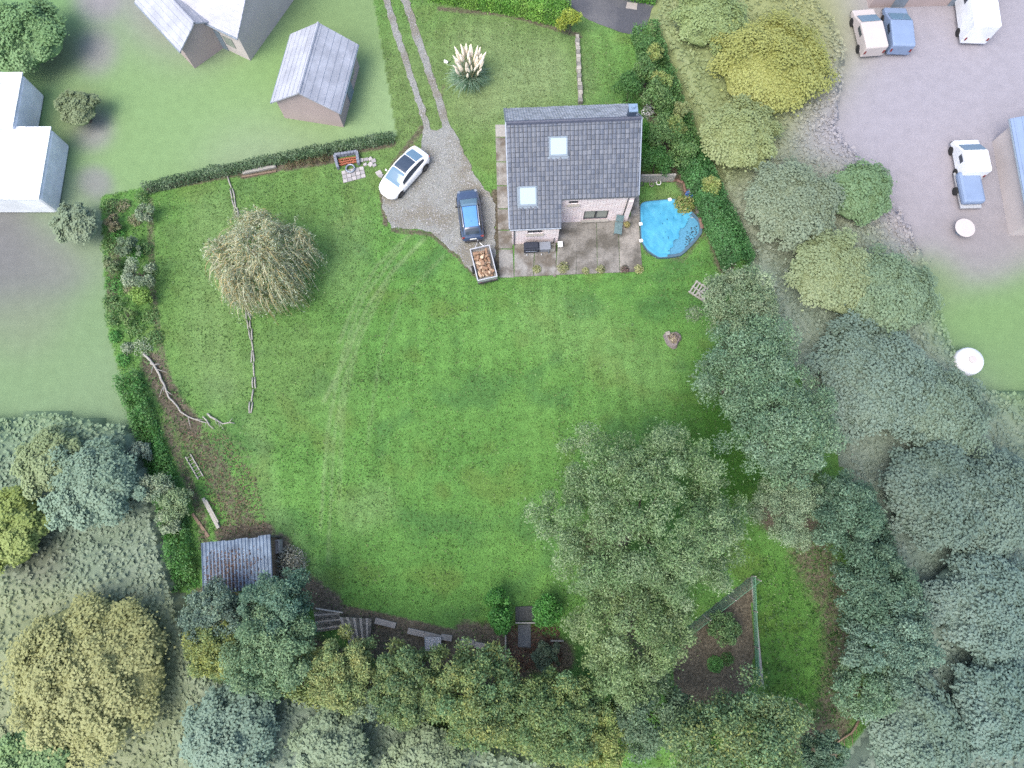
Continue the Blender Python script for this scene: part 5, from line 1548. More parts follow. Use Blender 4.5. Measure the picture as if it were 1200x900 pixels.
# ------------------------------------------------------------------ pampas grass
p_ = P(551, 96)
pg = thing('pampas_grass', 'pampas grass clump with creamy plumes on the front lawn', 'pampas grass', p_)
def blades(parent, n, rad, h, pal, seed, wd=.045, name='leaves', droop=.5):
    r = np.random.default_rng(seed)
    az = r.uniform(0, 2 * math.pi, n); ln = r.uniform(.6, 1.1, n); sp = r.uniform(.25, 1.0, n)
    seg = 6
    Vs = []
    dirx, diry = np.cos(az), np.sin(az)
    b0x, b0y = r.normal(0, .16, n), r.normal(0, .16, n)
    for k in range(seg + 1):
        f = k / seg
        out = rad * sp * ln * f ** 1.25; z = h * ln * (f * 1.5 - f ** 2.2 * (.5 + droop * sp)) 
        z = np.maximum(z, .02)
        wv = wd * (1 - f * .9)
        cx, cy = b0x + dirx * out, b0y + diry * out
        Vs.append(np.stack([np.stack([cx - diry * wv, cy + dirx * wv, z], 1), np.stack([cx + diry * wv, cy - dirx * wv, z + .01], 1)], 1))
    V = np.stack(Vs, 1).reshape(n, -1, 3)
    F = np.concatenate([np.array([[2 * k, 2 * k + 1, 2 * k + 3, 2 * k + 2]]) for k in range(seg)])
    F = (np.arange(n)[:, None, None] * (2 * (seg + 1)) + F[None]).reshape(-1, 4)
    t = np.array(pal)[r.integers(0, len(pal), n)] * r.uniform(.75, 1.25, (n, 1))
    np_mesh(name, V.reshape(-1, 3), F, LEAF, np.repeat(t, 2 * (seg + 1), axis=0), parent)
blades(pg, 1200, 2.0, 1.55, [S(118, 146, 122, .9), S(96, 128, 100, .9), S(150, 170, 150, .9), S(84, 112, 84, .9)], 21)
mb = MB(); mb.lathe([(.01, -.42), (.05, -.3), (.1, -.08), (.09, .15), (.05, .38), (.01, .52)], 7)
pm = mb.mesh('plume', 'plume', True)
stalk = MB().tube([(0, 0, -1.6), (0, 0, -.35)], [.02, .012], 5).mesh('stalk', M['plume'] if False else mat('stalk', S(190, 184, 140), .8))
rp_ = random.Random(12)
for k in range(58):
    a = rp_.uniform(0, 6.28); rad = math.sqrt(rp_.random()) * 1.2
    dx, dy = math.cos(a) * rad, math.sin(a) * rad + .12
    o = bpy.data.objects.new('plume', pm); col.objects.link(o); o.parent = pg
    o.location = (dx, dy, 2.35 + rp_.uniform(-.35, .45) - rad * .25)
    o.rotation_euler = (-dy * .35 + rp_.uniform(-.15, .15), dx * .4 + rp_.uniform(-.15, .15), 0)
    s = rp_.uniform(.75, 1.2); o.scale = (s, s, s)
    o2 = bpy.data.objects.new('stalk', stalk); col.objects.link(o2); o2.parent = o

# ------------------------------------------------------------------ weeping tree on the lawn
def weeping_tree():
    base = P(287, 352)
    top = P(293, 288, 5.2)
    root = thing('weeping_tree', 'straw-coloured weeping tree on the west lawn', 'tree', base)
    r = np.random.default_rng(31)
    n, seg = 2300, 9
    rad = 65 * mpp(308, 295, 4.5)
    a = r.uniform(0, 2 * math.pi, n); f0 = np.sqrt(r.uniform(0, 1, n))
    wob = np.array([1 + .28 * mnoise.noise(Vector((math.cos(q) * 1.5, math.sin(q) * 1.5, 2))) for q in a])
    rr_ = f0 * rad * .86 * wob
    sx = top.x + np.cos(a) * rr_; sy = top.y + np.sin(a) * rr_
    bump = np.array([mnoise.noise(Vector((x * .7, y * .7, 3))) for x, y in zip(sx, sy)])
    sz = 5.6 - 2.3 * f0 ** 2.2 + bump * 1.5 + r.uniform(-1.1, .3, n)
    ln = r.uniform(.6, 2.4, n) * (.6 + .6 * f0)
    out = r.uniform(.15, .95, n)
    swirl = np.array([mnoise.noise(Vector((x * .45, y * .45, 12))) for x, y in zip(sx, sy)]) * 3.0
    aa = a + swirl + r.normal(0, .9, n); dax = np.cos(aa); day = np.sin(aa)
    day -= .15
    Vs = []
    for k in range(seg + 1):
        f = k / seg
        x = sx + dax * out * (f * 1.5 - f * f * .45); y = sy + day * out * (f * 1.5 - f * f * .45)
        z = sz + .25 * np.sin(f * 2.2) - ln * f ** 1.7
        z = np.maximum(z, .15)
        wv = .022 * (1.1 - f * .6)
        Vs.append(np.stack([np.stack([x - day * wv, y + dax * wv, z], 1), np.stack([x + day * wv, y - dax * wv, z + .006], 1)], 1))
    V = np.stack(Vs, 1)                                  # n, seg+1, 2, 3
    F = np.concatenate([np.array([[2 * k, 2 * k + 1, 2 * k + 3, 2 * k + 2]]) for k in range(seg)])
    F = (np.arange(n)[:, None, None] * (2 * (seg + 1)) + F[None]).reshape(-1, 4)
    pal = np.array([S(166, 164, 126, .75), S(184, 184, 154, .75), S(176, 160, 110, .75), S(150, 156, 124, .75)])
    t = pal[r.integers(0, 4, n)] * r.uniform(.8, 1.2, (n, 1))
    off = np.array(base)
    np_mesh('branchlets', V.reshape(-1, 3) - off, F, LEAF, np.repeat(t, 2 * (seg + 1), axis=0), root)
    # narrow leaves along the hanging twigs
    m = 29000
    i = r.integers(0, n, m); k = r.integers(1, seg + 1, m)
    C = V[i, k].mean(axis=1) + r.normal(size=(m, 3)) * .09
    dn = unit(V[i, k].mean(axis=1) - V[i, k - 1].mean(axis=1) + r.normal(size=(m, 3)) * .35)
    nn = unit(np.cross(dn, unit(r.normal(size=(m, 3)))) + np.array([0, 0, .35]))
    T = dn; B = unit(np.cross(nn, T)); L_ = (r.uniform(.12, .24, m))[:, None]; W_ = L_ * .2
    LV = np.stack([C - T * L_ / 2, C + B * W_ / 2, C + T * L_ / 2, C - B * W_ / 2], 1).reshape(-1, 3)
    pal2 = np.array([S(178, 194, 166, .9), S(146, 166, 126, .9), S(200, 208, 186, .85), S(176, 172, 128, .85), S(122, 138, 98, .8)])
    clmp = np.array([mnoise.noise(Vector((x * 1.3, y * 1.3, 8))) for x, y in C[:, :2]])
    t2 = pal2[r.integers(0, 5, m)] * (1 + .35 * clmp)[:, None] * r.uniform(.8, 1.2, (m, 1))
    np_mesh('crown', LV - off, np.arange(4 * m).reshape(-1, 4), LEAF, np.repeat(t2, 4, axis=0), root)
    mb = MB()
    ends = [Vector((x, y, z - .1)) for x, y, z in zip(sx[:14], sy[:14], sz[:14])]
    limbs(mb, base, Vector((top.x, top.y, 4.6)), ends, .2, random.Random(3), 14)
    mb.build('trunk', 'pale_bark', root, True, world=True)
weeping_tree()

# ------------------------------------------------------------------ trees and shrubs of the plot
def BP(a, b_, z):            # boundary trimming plane between two pixels at crown height (inside is left of a->b)
    pa_, pb_ = P(a[0], a[1], z), P(b_[0], b_[1], z)
    return ((pa_.x, pa_.y), (pb_.x, pb_.y))
KL = .82
SILV = [S(128, 154, 108, KL), S(100, 132, 82, KL), S(160, 180, 142, KL), S(84, 118, 70, KL), S(114, 146, 94, KL)]
BLUEG = [S(106, 138, 108, KL), S(84, 118, 92, KL), S(138, 164, 136, KL), S(112, 142, 102, KL)]
DARKG = [S(90, 120, 96, KL), S(72, 102, 80, KL), S(116, 144, 118, KL)]
OLIVE = [S(110, 140, 84, KL), S(92, 126, 82, KL), S(150, 156, 86, KL), S(80, 114, 78, KL), S(112, 142, 98, KL)]
GREENY = [S(112, 146, 100, KL), S(92, 128, 90, KL), S(136, 160, 108, KL)]
YELL = [S(150, 162, 88, KL), S(130, 154, 86, KL), S(108, 140, 82, KL), S(166, 168, 104, KL)]
BRIGHT = [S(74, 134, 58, KL), S(92, 150, 70, KL), S(60, 116, 52, KL)]
EAST1 = [BP((985, 540), (880, 318), 3.0)]
E_lo = [BP((1076, 735), (985, 540), 3.0)]
SOUTH = [BP((232, 785), (700, 897), 3.0)]
WEST = [BP((125, 380), (234, 785), 2.0)]
SE = [BP((972, 900), (1076, 782), 3.0)]
def kw(**k): return k
# the big silvery tree
tree('broad_tree', 'largest spreading silver-green tree on the lawn', 752, 606, 134, 6.0, SILV, 34000, 95, .2, .27, .36, sx=.98, sy=.9, hz=.55, lean=(-.4, -1.5), trunk_r=.3)
tree('broad_tree', 'silver-green tree with yellow tinge south of largest tree', 738, 732, 96, 5.0, [S(134, 154, 100, KL), S(106, 134, 82, KL), S(140, 160, 120, KL), S(88, 120, 72, KL)], 15000, 60, .24, .26, .4, sx=.8, sy=1.0, hz=.6)
# east row
tree('boundary_tree', 'blue-green boundary tree over the slatted pallets', 866, 362, 56, 5.2, [S(122, 144, 108, KL), S(98, 126, 92, KL), S(146, 162, 130, KL)], 9500, 42, .26, .25, .5, sx=.95, sy=1.0, clip=EAST1)
tree('boundary_tree', 'rounded blue-green boundary tree opposite the stump', 876, 436, 70, 5.8, BLUEG, 13000, 55, .26, .25, .5, sx=.95, clip=EAST1)
tree('boundary_tree', 'dense blue-green boundary tree north of the feathery shrub', 912, 503, 70, 6.0, BLUEG, 14500, 60, .25, .25, .5, clip=EAST1)
tree('feathery_tree', 'small feathery grey-green tree beside the largest tree', 925, 594, 48, 3.8, [S(134, 158, 124, KL), S(112, 140, 106, KL), S(156, 174, 144, KL)], 12500, 34, .3, .22, .3)
tree('boundary_tree', 'dark boundary tree behind the small feathery tree', 985, 604, 54, 5.0, DARKG, 8500, 34, .28, .25, .5, clip=E_lo)
tree('boundary_tree', 'dark blue-green tree over the rough ground', 1022, 690, 52, 4.6, DARKG, 8000, 34, .28, .25, .5, clip=E_lo, sy=1.2)
tree('boundary_tree', 'grey-blue tree at the narrow southeast corner', 1040, 752, 58, 4.6, [S(108, 138, 120, KL), S(88, 118, 100, KL), S(130, 154, 132, KL)], 9500, 36, .28, .25, .5, clip=E_lo + SE)
tree('boundary_tree', 'small dark tree above the reddish fallen branch', 1012, 806, 44, 3.6, BLUEG, 5200, 24, .3, .24, .5, clip=SE)
# south belt
tree('belt_tree', 'green and yellow flecked tree south of the netted bed', 862, 872, 92, 5.0, [S(116, 146, 98, KL), S(96, 128, 90, KL), S(158, 160, 82, KL), S(108, 140, 106, KL), S(86, 118, 86, KL)], 16000, 62, .24, .26, .5, sy=.78)
tree('belt_tree', 'dark low tree at the foot of the southeast belt', 965, 884, 34, 3.0, DARKG, 4600, 22, .3, .24, .5, clip=SE)
tree('belt_tree', 'olive tree below the garden step', 654, 838, 60, 4.6, OLIVE, 12500, 50, .26, .25, .5, clip=SOUTH)
tree('belt_tree', 'yellow-flecked olive tree in the middle of the south belt', 562, 818, 62, 4.6, [S(122, 144, 86, KL), S(98, 132, 86, KL), S(164, 160, 82, KL), S(84, 118, 80, KL), S(108, 142, 98, KL), S(92, 128, 90, KL)], 13000, 52, .26, .25, .5, clip=SOUTH)
tree('belt_tree', 'mixed green tree below the flat stone slabs', 482, 802, 52, 4.4, [S(112, 138, 86, KL), S(90, 122, 84, KL), S(142, 150, 86, KL), S(82, 112, 80, KL)], 10500, 42, .27, .25, .5, clip=SOUTH)
tree('belt_tree', 'yellowish tree beside the collapsed fence', 400, 788, 46, 4.2, [S(142, 154, 96, KL), S(118, 144, 94, KL), S(164, 164, 98, KL), S(104, 132, 88, KL)], 9000, 38, .28, .25, .5, clip=SOUTH)
tree('belt_tree', 'light green tree southwest of the collapsed fence', 322, 764, 60, 4.2, [S(116, 146, 108, KL), S(136, 160, 116, KL), S(98, 130, 98, KL)], 10000, 42, .27, .25, .5, clip=SOUTH)
tree('belt_tree', 'dark teal tree overhanging the shed roof', 326, 716, 50, 4.0, [S(92, 126, 108, KL), S(76, 110, 92, KL), S(116, 144, 112, KL)], 8500, 36, .28, .24, .5)
tree('belt_tree', 'dull blue-green shrub tree below the shed', 252, 718, 42, 3.4, [S(104, 128, 118, KL), S(124, 146, 120, KL), S(88, 112, 98, KL)], 6500, 28, .3, .24, .5, clip=WEST)
tree('belt_tree', 'yellow-leaved tree at the southwest corner', 256, 758, 42, 3.4, [S(164, 164, 78, KL), S(138, 150, 84, KL), S(116, 140, 88, KL), S(104, 132, 92, KL)], 6000, 26, .3, .24, .5, clip=WEST + SOUTH)
tree('belt_tree', 'greyish tree south of the mixed green tree', 436, 812, 36, 3.4, [S(112, 136, 116, KL), S(128, 146, 112, KL)], 5200, 24, .3, .24, .5, clip=SOUTH)
tree('belt_tree', 'dusty green shrub tree in front of the belt by the steps', 640, 772, 20, 1.4, [S(100, 116, 96, KL), S(84, 106, 84, KL)], 3200, 18, .32, .2, .5)
tree('belt_tree', 'yellow-green edge tree between olive tree and tinged tree', 694, 862, 44, 4.0, YELL, 5800, 26, .3, .25, .5, clip=SOUTH)
tree('belt_tree', 'dim green tree south of yellow-tinged tree', 760, 838, 52, 3.8, [S(100, 128, 100, KL), S(118, 140, 104, KL), S(86, 112, 88, KL)], 7000, 30, .3, .25, .5)
tree('shrub', 'leafy green shrub growing inside the triangular netted bed', 848, 736, 21, 1.0, [S(92, 126, 84, KL), S(70, 104, 62, KL), S(120, 150, 96, KL)], 2600, 26, .3, .16, .5, cat='shrub', hz=.9)
# clipped round shrubs
tree('round_shrub', 'clipped bright green shrub west of the garden step', 583, 722, 25, 1.3, BRIGHT, 4200, 24, .34, .16, .55, sx=.85, sy=1.15, cat='shrub', hz=.9)
tree('round_shrub', 'clipped bright green shrub east of the garden step', 641, 715, 19, 1.2, BRIGHT, 2800, 18, .36, .16, .55, cat='shrub', hz=.9)
# west strip plants
NS_ = [S(96, 134, 78, KL), S(74, 112, 62, KL), S(122, 150, 92, KL)]
GRY = [S(138, 158, 128, KL), S(112, 136, 100, KL), S(160, 172, 146, KL)]
for (u, v, r_, z, pal, lb) in [
    (165, 322, 22, 1.1, GRY, 'grey-green shrub in the middle of the west bed'), (150, 292, 17, .8, [S(126, 146, 116, KL), S(100, 124, 90, KL)], 'loose dull shrub north in the west bed'),
    (168, 347, 13, .9, [S(136, 168, 84, KL), S(116, 152, 72, KL)], 'lime-green shrub in the west bed'), (172, 250, 13, .8, GRY, 'pale shrub in the corner of the west bed'),
    (132, 312, 14, .7, [S(110, 138, 92, KL), S(130, 140, 104, KL)], 'low straggly shrub along the west boundary'), (134, 262, 14, .6, [S(112, 132, 90, KL), S(134, 122, 100, KL)], 'brownish shrub in the northwest corner'),
    (188, 572, 20, 1.2, GRY, 'silver shrub in the lower west hedge'), (206, 592, 22, 1.3, [S(140, 160, 120, KL), S(116, 142, 98, KL)], 'pale green shrub opposite the wooden beam'),
    (198, 612, 15, 1.0, GRY, 'small silver shrub near the brown plank'), (166, 528, 14, .9, [S(120, 140, 124, KL), S(140, 156, 136, KL)], 'bluish shrub in the west hedge by the bare ground'),
    (150, 372, 12, .5, [S(104, 138, 80, KL), S(124, 150, 90, KL)], 'small green shrub south in the west bed')]:
    tree('shrub', lb, u, v, r_, z, pal, int(r_ * 130), 16, .36, .15, .5, cat='shrub', hz=.85)
rw = random.Random(23)
WB = [(126, 245), (146, 240), (160, 262), (142, 275), (128, 288), (150, 312), (172, 290), (136, 335), (154, 340), (174, 372), (130, 352), (142, 356), (160, 388), (138, 392), (152, 410), (168, 404), (146, 425), (160, 300), (176, 318), (166, 232), (180, 395), (134, 375)]
for k, (u, v) in enumerate(WB):
    pal = [GRY, NS_, BRIGHT, [S(140, 136, 108, KL), S(116, 132, 90, KL)]][rw.choice((0, 1, 1, 2, 3))]
    weed(u + rw.uniform(-3, 3), v + rw.uniform(-3, 3), 'straggly weed clump filling the west bed', pal, rw.uniform(.5, .95), 300, rw.uniform(.35, .8), 0, 'weed clumps in the west bed', leaf=.15, aspect=.45)
# hedges
def wp(px): return [tuple(P(u, v)[:2]) for u, v in px]
hedge('hedge', 'low bright green leafy hedge along the southwest boundary', wp([(152, 440), (172, 500), (190, 550), (205, 610), (216, 660), (219, 690)]), 1.5, .75, BRIGHT + [S(110, 146, 92, KL), S(84, 120, 70, KL)], 10000, .16, wob=.5, rough=.24)
hedge('hedge', 'dark narrow hedge along the northwest boundary', wp([(172, 224), (230, 210), (300, 195), (380, 179), (462, 164)]), .6, .9, [S(86, 116, 78, KL), S(130, 150, 120, KL), S(66, 94, 62, KL)], 9000, .14, wob=.15)
hedge('hedge', 'clipped bright green roadside hedge across the top lawn', wp([(505, -8), (560, 2), (610, 10), (665, 24)]), 1.75, 1.5, [S(104, 156, 62, KL), S(82, 136, 52, KL), S(132, 172, 78, KL)], 15000, .14)
hedge('hedge', 'roadside hedge continuing beyond the asphalt', wp([(700, -16), (745, -4), (768, 0)]), 1.2, 1.3, [S(92, 146, 58, KL), S(76, 126, 50, KL)], 4200, .14)
hedge('undergrowth', 'continuous bushy olive undergrowth beneath the south belt trees', wp([(262, 762), (330, 778), (400, 796), (470, 812), (540, 828), (610, 844), (685, 862)]), 3.0, 2.0, OLIVE + [S(150, 156, 88, KL)], 24000, .18, cat='undergrowth', rough=.4, wob=.5)
hedge('undergrowth', 'dark bushy undergrowth beneath the southeast boundary trees', wp([(985, 580), (1010, 640), (1035, 700), (1052, 745)]), 2.6, 1.8, DARKG, 12000, .18, cat='undergrowth', rough=.4, wob=.5)
tree('round_shrub', 'yellow-green rounded shrub ending the roadside hedge', 668, 27, 16, 1.3, [S(178, 184, 70, KL), S(150, 166, 66, KL), S(124, 150, 66, KL)], 2200, 18, .36, .17, .5, cat='shrub', hz=.9)
hedge('hedge', 'tall clipped dense green hedge beside the pool', wp([(808, 196), (822, 225), (838, 262), (852, 290), (862, 316)]), 2.1, 1.9, [S(74, 122, 66, KL), S(94, 144, 86, KL), S(58, 100, 56, KL)], 13000, .15)
hedge('hedge', 'tall mixed green hedge along the boundary east of the house', wp([(752, 40), (764, 75), (778, 115), (794, 158), (808, 196)]), 2.0, 1.7, [S(78, 124, 66, KL), S(98, 144, 84, KL), S(62, 104, 56, KL), S(116, 146, 84, KL)], 12000, .15, wob=.35)
NS = [S(96, 134, 78, KL), S(74, 112, 62, KL), S(122, 150, 92, KL)]
for (u, v, r_, z, pal, lb) in [
    (738, 104, 20, 1.5, [S(80, 122, 62, KL), S(62, 100, 52, KL)], 'dark rounded bush behind the chimney gable'), (756, 84, 18, 1.8, NS, 'green bush by the upper right lawn'),
    (768, 112, 20, 1.9, NS, 'dense green bush east of the house gable'), (776, 98, 15, 2.1, YELL, 'yellowish bush on the east boundary by the gable'),
    (792, 150, 14, 2.0, YELL, 'yellow-green bush in the east boundary strip'), (778, 158, 22, 1.8, NS, 'broad green bush east of the roof'),
    (770, 190, 19, 1.6, [S(84, 132, 66, KL), S(66, 110, 54, KL)], 'deep green bush above the board fence'), (804, 182, 18, 1.8, NS, 'green bush at the start of the pool hedge'),
    (758, 58, 15, 1.6, [S(96, 138, 76, KL), S(74, 112, 62, KL)], 'bush beside the road end'), (766, 62, 11, 2.2, YELL, 'yellow shrub at the northeast boundary'),
    (798, 128, 11, 2.0, [S(150, 156, 100, KL), S(124, 142, 96, KL)], 'dusty olive shrub on the east boundary'), (834, 216, 11, 2.0, YELL, 'yellow-flecked shrub in the pool hedge'),
    (752, 178, 12, .7, BRIGHT, 'low green bush against the east gable wall'), (757, 155, 13, .8, BRIGHT, 'bright low bush under the east eaves')]:
    tree('bush', lb, u, v, r_, z, pal, int(r_ * 140), 18, .36, .16, .5, cat='bush', hz=.95, clip=[BP((884, 318), (764, 30), 2.0)])
branch('bare_shrub', 'bare thin stems standing between fence and bush', [(775, 204), (774, 186), (772, 170)], .05, 'dead_wood', 6, .5, cat='shrub', seed=14)
branch('bare_shrub', 'leafless tangle of twigs at the belt edge by dark soil', [(930, 818), (940, 830), (948, 845)], .05, 'brown_wood', 12, .2, cat='shrub', seed=15)

# weeds in the rough ground (stuff)
def rough_weeds():
    r = np.random.default_rng(44)
    n = 15000
    U = r.uniform(120, 1060, n); Vv = r.uniform(225, 880, n)
    k = inpoly(U, Vv, [(885, 650), (960, 640), (1010, 700), (1010, 800), (980, 850), (930, 840), (890, 800)])
    k |= inpoly(U, Vv, [(122, 235), (178, 228), (190, 420), (240, 500), (262, 630), (220, 690), (150, 440), (126, 380)])
    k |= inpoly(U, Vv, [(250, 500), (300, 520), (320, 620), (262, 625)]) & (r.uniform(0, 1, n) < .25)
    U, Vv = U[k], Vv[k]
    U = np.concatenate([U + r.normal(0, 3, len(U)) for _ in range(3)]); Vv = np.concatenate([Vv + r.normal(0, 3, len(Vv)) for _ in range(3)])
    n = len(U)
    x, y = (U - 600) / FPX, (450 - Vv) / FPX
    t = CAM_H / -(y * ST - CT)
    pos = np.stack([x * t, (y * CT + ST) * t, r.uniform(.03, .2, n)], 1)
    V, F = leaf_arrays(pos, unit(np.array([0, 0, 1.0]) + r.normal(size=(n, 3)) * .45), .17, .5, r)
    pal = np.array([S(84, 132, 62, .55), S(70, 112, 52, .55), S(108, 144, 80, .55)])
    tt = pal[r.integers(0, 3, n)] * r.uniform(.75, 1.25, (n, 1))
    o = np_mesh('ground_cover', V, F, LEAF, np.repeat(tt, 4, axis=0))
    tag(o, 'bright green low weeds covering the rough ground', 'weeds', kind='stuff')
rough_weeds()
litter('leaf_litter', None, in_px([(205, 500), (265, 510), (300, 560), (315, 622), (255, 626), (235, 560)]), 1300, BRN, .12, .03, 18)
lit2 = [o for o in bpy.data.objects if o.name.startswith('leaf_litter.')][0]
tag(lit2, 'brown fallen leaves scattered over bare ground north of the shed', 'leaves')

# ------------------------------------------------------------------ neighbouring plots
def soft_tree(label, u, v, rpx, z, c, nl, sy=1.0, var=14):
    pal = [S(*[max(0, q + d_) for q in c], .72) for d_ in (0, var * .5, -var * .5)]
    z = min(z, 2.2, .8 + rpx * .03)
    return tree('neighbour_tree', label, u, v, rpx * 1.15, z, pal, int(nl * 2.2), max(50, int(rpx * 1.7)), .3, .2, .7, sy=sy, hz=.5, jit=.05, low=-.1, group='trees on the neighbouring plots', trunk_r=.18, even=True)
for a in [
    ('yellow-green neighbour tree beyond the northeast boundary', 905, 78, 72, 6, (166, 172, 100), 9000),
    ('soft green neighbour tree north of the yellow-green one', 830, 24, 40, 5, (148, 168, 112), 4500),
    ('pale green neighbour tree between hedge and paved yard', 866, 160, 46, 5, (154, 168, 116), 6000),
    ('greyish neighbour tree behind the pool hedge', 926, 240, 54, 5.5, (140, 156, 130), 6500),
    ('green neighbour tree by the edge of the paved yard', 1006, 226, 40, 5, (124, 154, 112), 4500),
    ('pale yellow-green neighbour tree east of the boundary row', 976, 322, 52, 5, (152, 168, 126), 6500),
    ('dusty green neighbour tree beside the bright neighbour lawn', 1040, 350, 52, 5, (132, 156, 124), 6500),
    ('large grey-green neighbour tree east of the boundary row', 1030, 448, 74, 6, (128, 150, 134), 9500),
    ('dull green neighbour tree near the white tank', 1100, 486, 54, 5, (126, 148, 128), 6500),
    ('dark grey-green neighbour tree beyond the southeast row', 1096, 580, 66, 6, (114, 136, 122), 8500),
    ('tall grey neighbour tree far out east', 1158, 590, 62, 6, (120, 142, 128), 8000),
    ('grey-green neighbour tree beyond the narrow corner', 1152, 708, 62, 6, (122, 146, 134), 8500),
    ('blue-green neighbour tree southeast of the corner', 1166, 826, 60, 6, (120, 146, 134), 7500),
    ('soft green neighbour tree south of the corner', 1074, 866, 58, 5, (128, 152, 134), 7500),
    ('large straw-green neighbour tree beyond the southwest corner', 104, 790, 100, 7, (164, 168, 112), 12500),
    ('yellow-green neighbour tree at the far west', 14, 622, 44, 5, (150, 168, 92), 5000),
    ('greyish green neighbour tree west of the low hedge', 112, 566, 52, 5, (134, 160, 136), 6500),
    ('pale green neighbour tree between west lawn and straw-green tree', 60, 540, 40, 4.5, (146, 164, 118), 4500),
    ('blue-green neighbour tree south of the belt', 268, 862, 58, 5, (132, 158, 138), 7000),
    ('pale neighbour tree south of the yellowish belt tree', 390, 884, 48, 4.5, (144, 164, 132), 5500),
    ('muted neighbour tree south of the mixed green tree', 500, 896, 44, 4.5, (146, 164, 128), 5000),
    ('bright green neighbour tree at the southwest edge', 40, 892, 44, 5, (136, 168, 110), 5000),
    ('mixed green neighbour tree in the far northwest garden', 30, 40, 48, 5, (126, 162, 108), 5500),
    ('brownish green neighbour tree beside the white greenhouse', 92, 128, 24, 4, (130, 146, 108), 2500),
    ('dull green neighbour tree below the white greenhouse', 90, 262, 26, 3.5, (138, 156, 126), 2600)]:
    soft_tree(*a)
def neighbour_woodland():
    r = np.random.default_rng(61)
    polys = [[(892, 205), (960, 190), (1055, 255), (1085, 330), (1100, 400), (1140, 460), (1240, 470), (1240, 940), (975, 940), (985, 912), (1079, 786), (1079, 734), (988, 537), (884, 318)],
             [(776, -20), (930, -20), (985, 60), (975, 150), (1010, 210), (960, 250), (882, 306), (768, 32)],
             [(-40, 500), (60, 485), (130, 500), (153, 500), (230, 779), (242, 788), (690, 908), (700, 950), (-40, 950)]]
    n = 210000
    X = r.uniform(-46, 48, n); Y = r.uniform(-18, 48, n)
    U, Vv = Q(X, Y)
    k = inpoly(U, Vv, polys[0]) | inpoly(U, Vv, polys[1]) | inpoly(U, Vv, polys[2])
    X, Y, U, Vv = X[k], Y[k], U[k], Vv[k]; n = len(X)
    h = np.array([mnoise.noise(Vector((a * .22, b * .22, 40))) for a, b in zip(X, Y)]) * .8 + np.array([mnoise.noise(Vector((a * .7, b * .7, 50))) for a, b in zip(X, Y)]) * .3
    Z = np.maximum(1.1 + h, .3) * r.uniform(.75, 1.05, n)
    pos = np.stack([X, Y, Z], 1)
    V, F = leaf_arrays(pos, unit(np.array([0, 0, 1.0]) + r.normal(size=(n, 3)) * .22), .3, .75, r)
    t = np.clip(plot_colour(U, Vv) * 1.42, 0, .8) * r.uniform(.95, 1.05, (n, 1))
    # closed canopy surface just under the leaves
    xs = np.arange(-50, 52, .5); ys = np.arange(-22, 50, .5)
    GX, GY = np.meshgrid(xs, ys); GU, GV = Q(GX, GY)
    gk = inpoly(GU, GV, polys[0]) | inpoly(GU, GV, polys[1]) | inpoly(GU, GV, polys[2])
    gh = np.array([mnoise.noise(Vector((a * .22, b * .22, 40))) * .8 + mnoise.noise(Vector((a * .7, b * .7, 50))) * .3 for a, b in zip(GX.ravel(), GY.ravel())]).reshape(GX.shape)
    nb_ = np.clip(gk.astype(float), 0, 1)
    GZ = np.where(gk, np.maximum(1.0 + gh, .25) * .92, .02)
    gi = np.arange(GX.size).reshape(GX.shape)
    quad_in = gk[:-1, :-1] | gk[:-1, 1:] | gk[1:, 1:] | gk[1:, :-1]
    GF = np.stack([gi[:-1, :-1], gi[:-1, 1:], gi[1:, 1:], gi[1:, :-1]], -1)[quad_in]
    tc_ = np.clip(plot_colour(GU, GV) * 1.38, 0, .8).reshape(-1, 3)
    used = np.unique(GF); remap = np.zeros(GX.size, int); remap[used] = np.arange(len(used))
    GVt = np.stack([GX, GY, GZ], -1).reshape(-1, 3)[used]
    base_n = len(GVt)
    V = np.concatenate([GVt, V]); F = np.concatenate([remap[GF], F + base_n]); t = np.concatenate([np.repeat(tc_[used], 1, axis=0)[: base_n], np.repeat(t, 4, axis=0)])
    o = np_mesh('neighbour_woodland', V, F, LEAF, t, smooth=True)
    tag(o, 'pale continuous scrub and undergrowth covering the wooded neighbouring plots', 'woodland', kind='stuff')
neighbour_woodland()
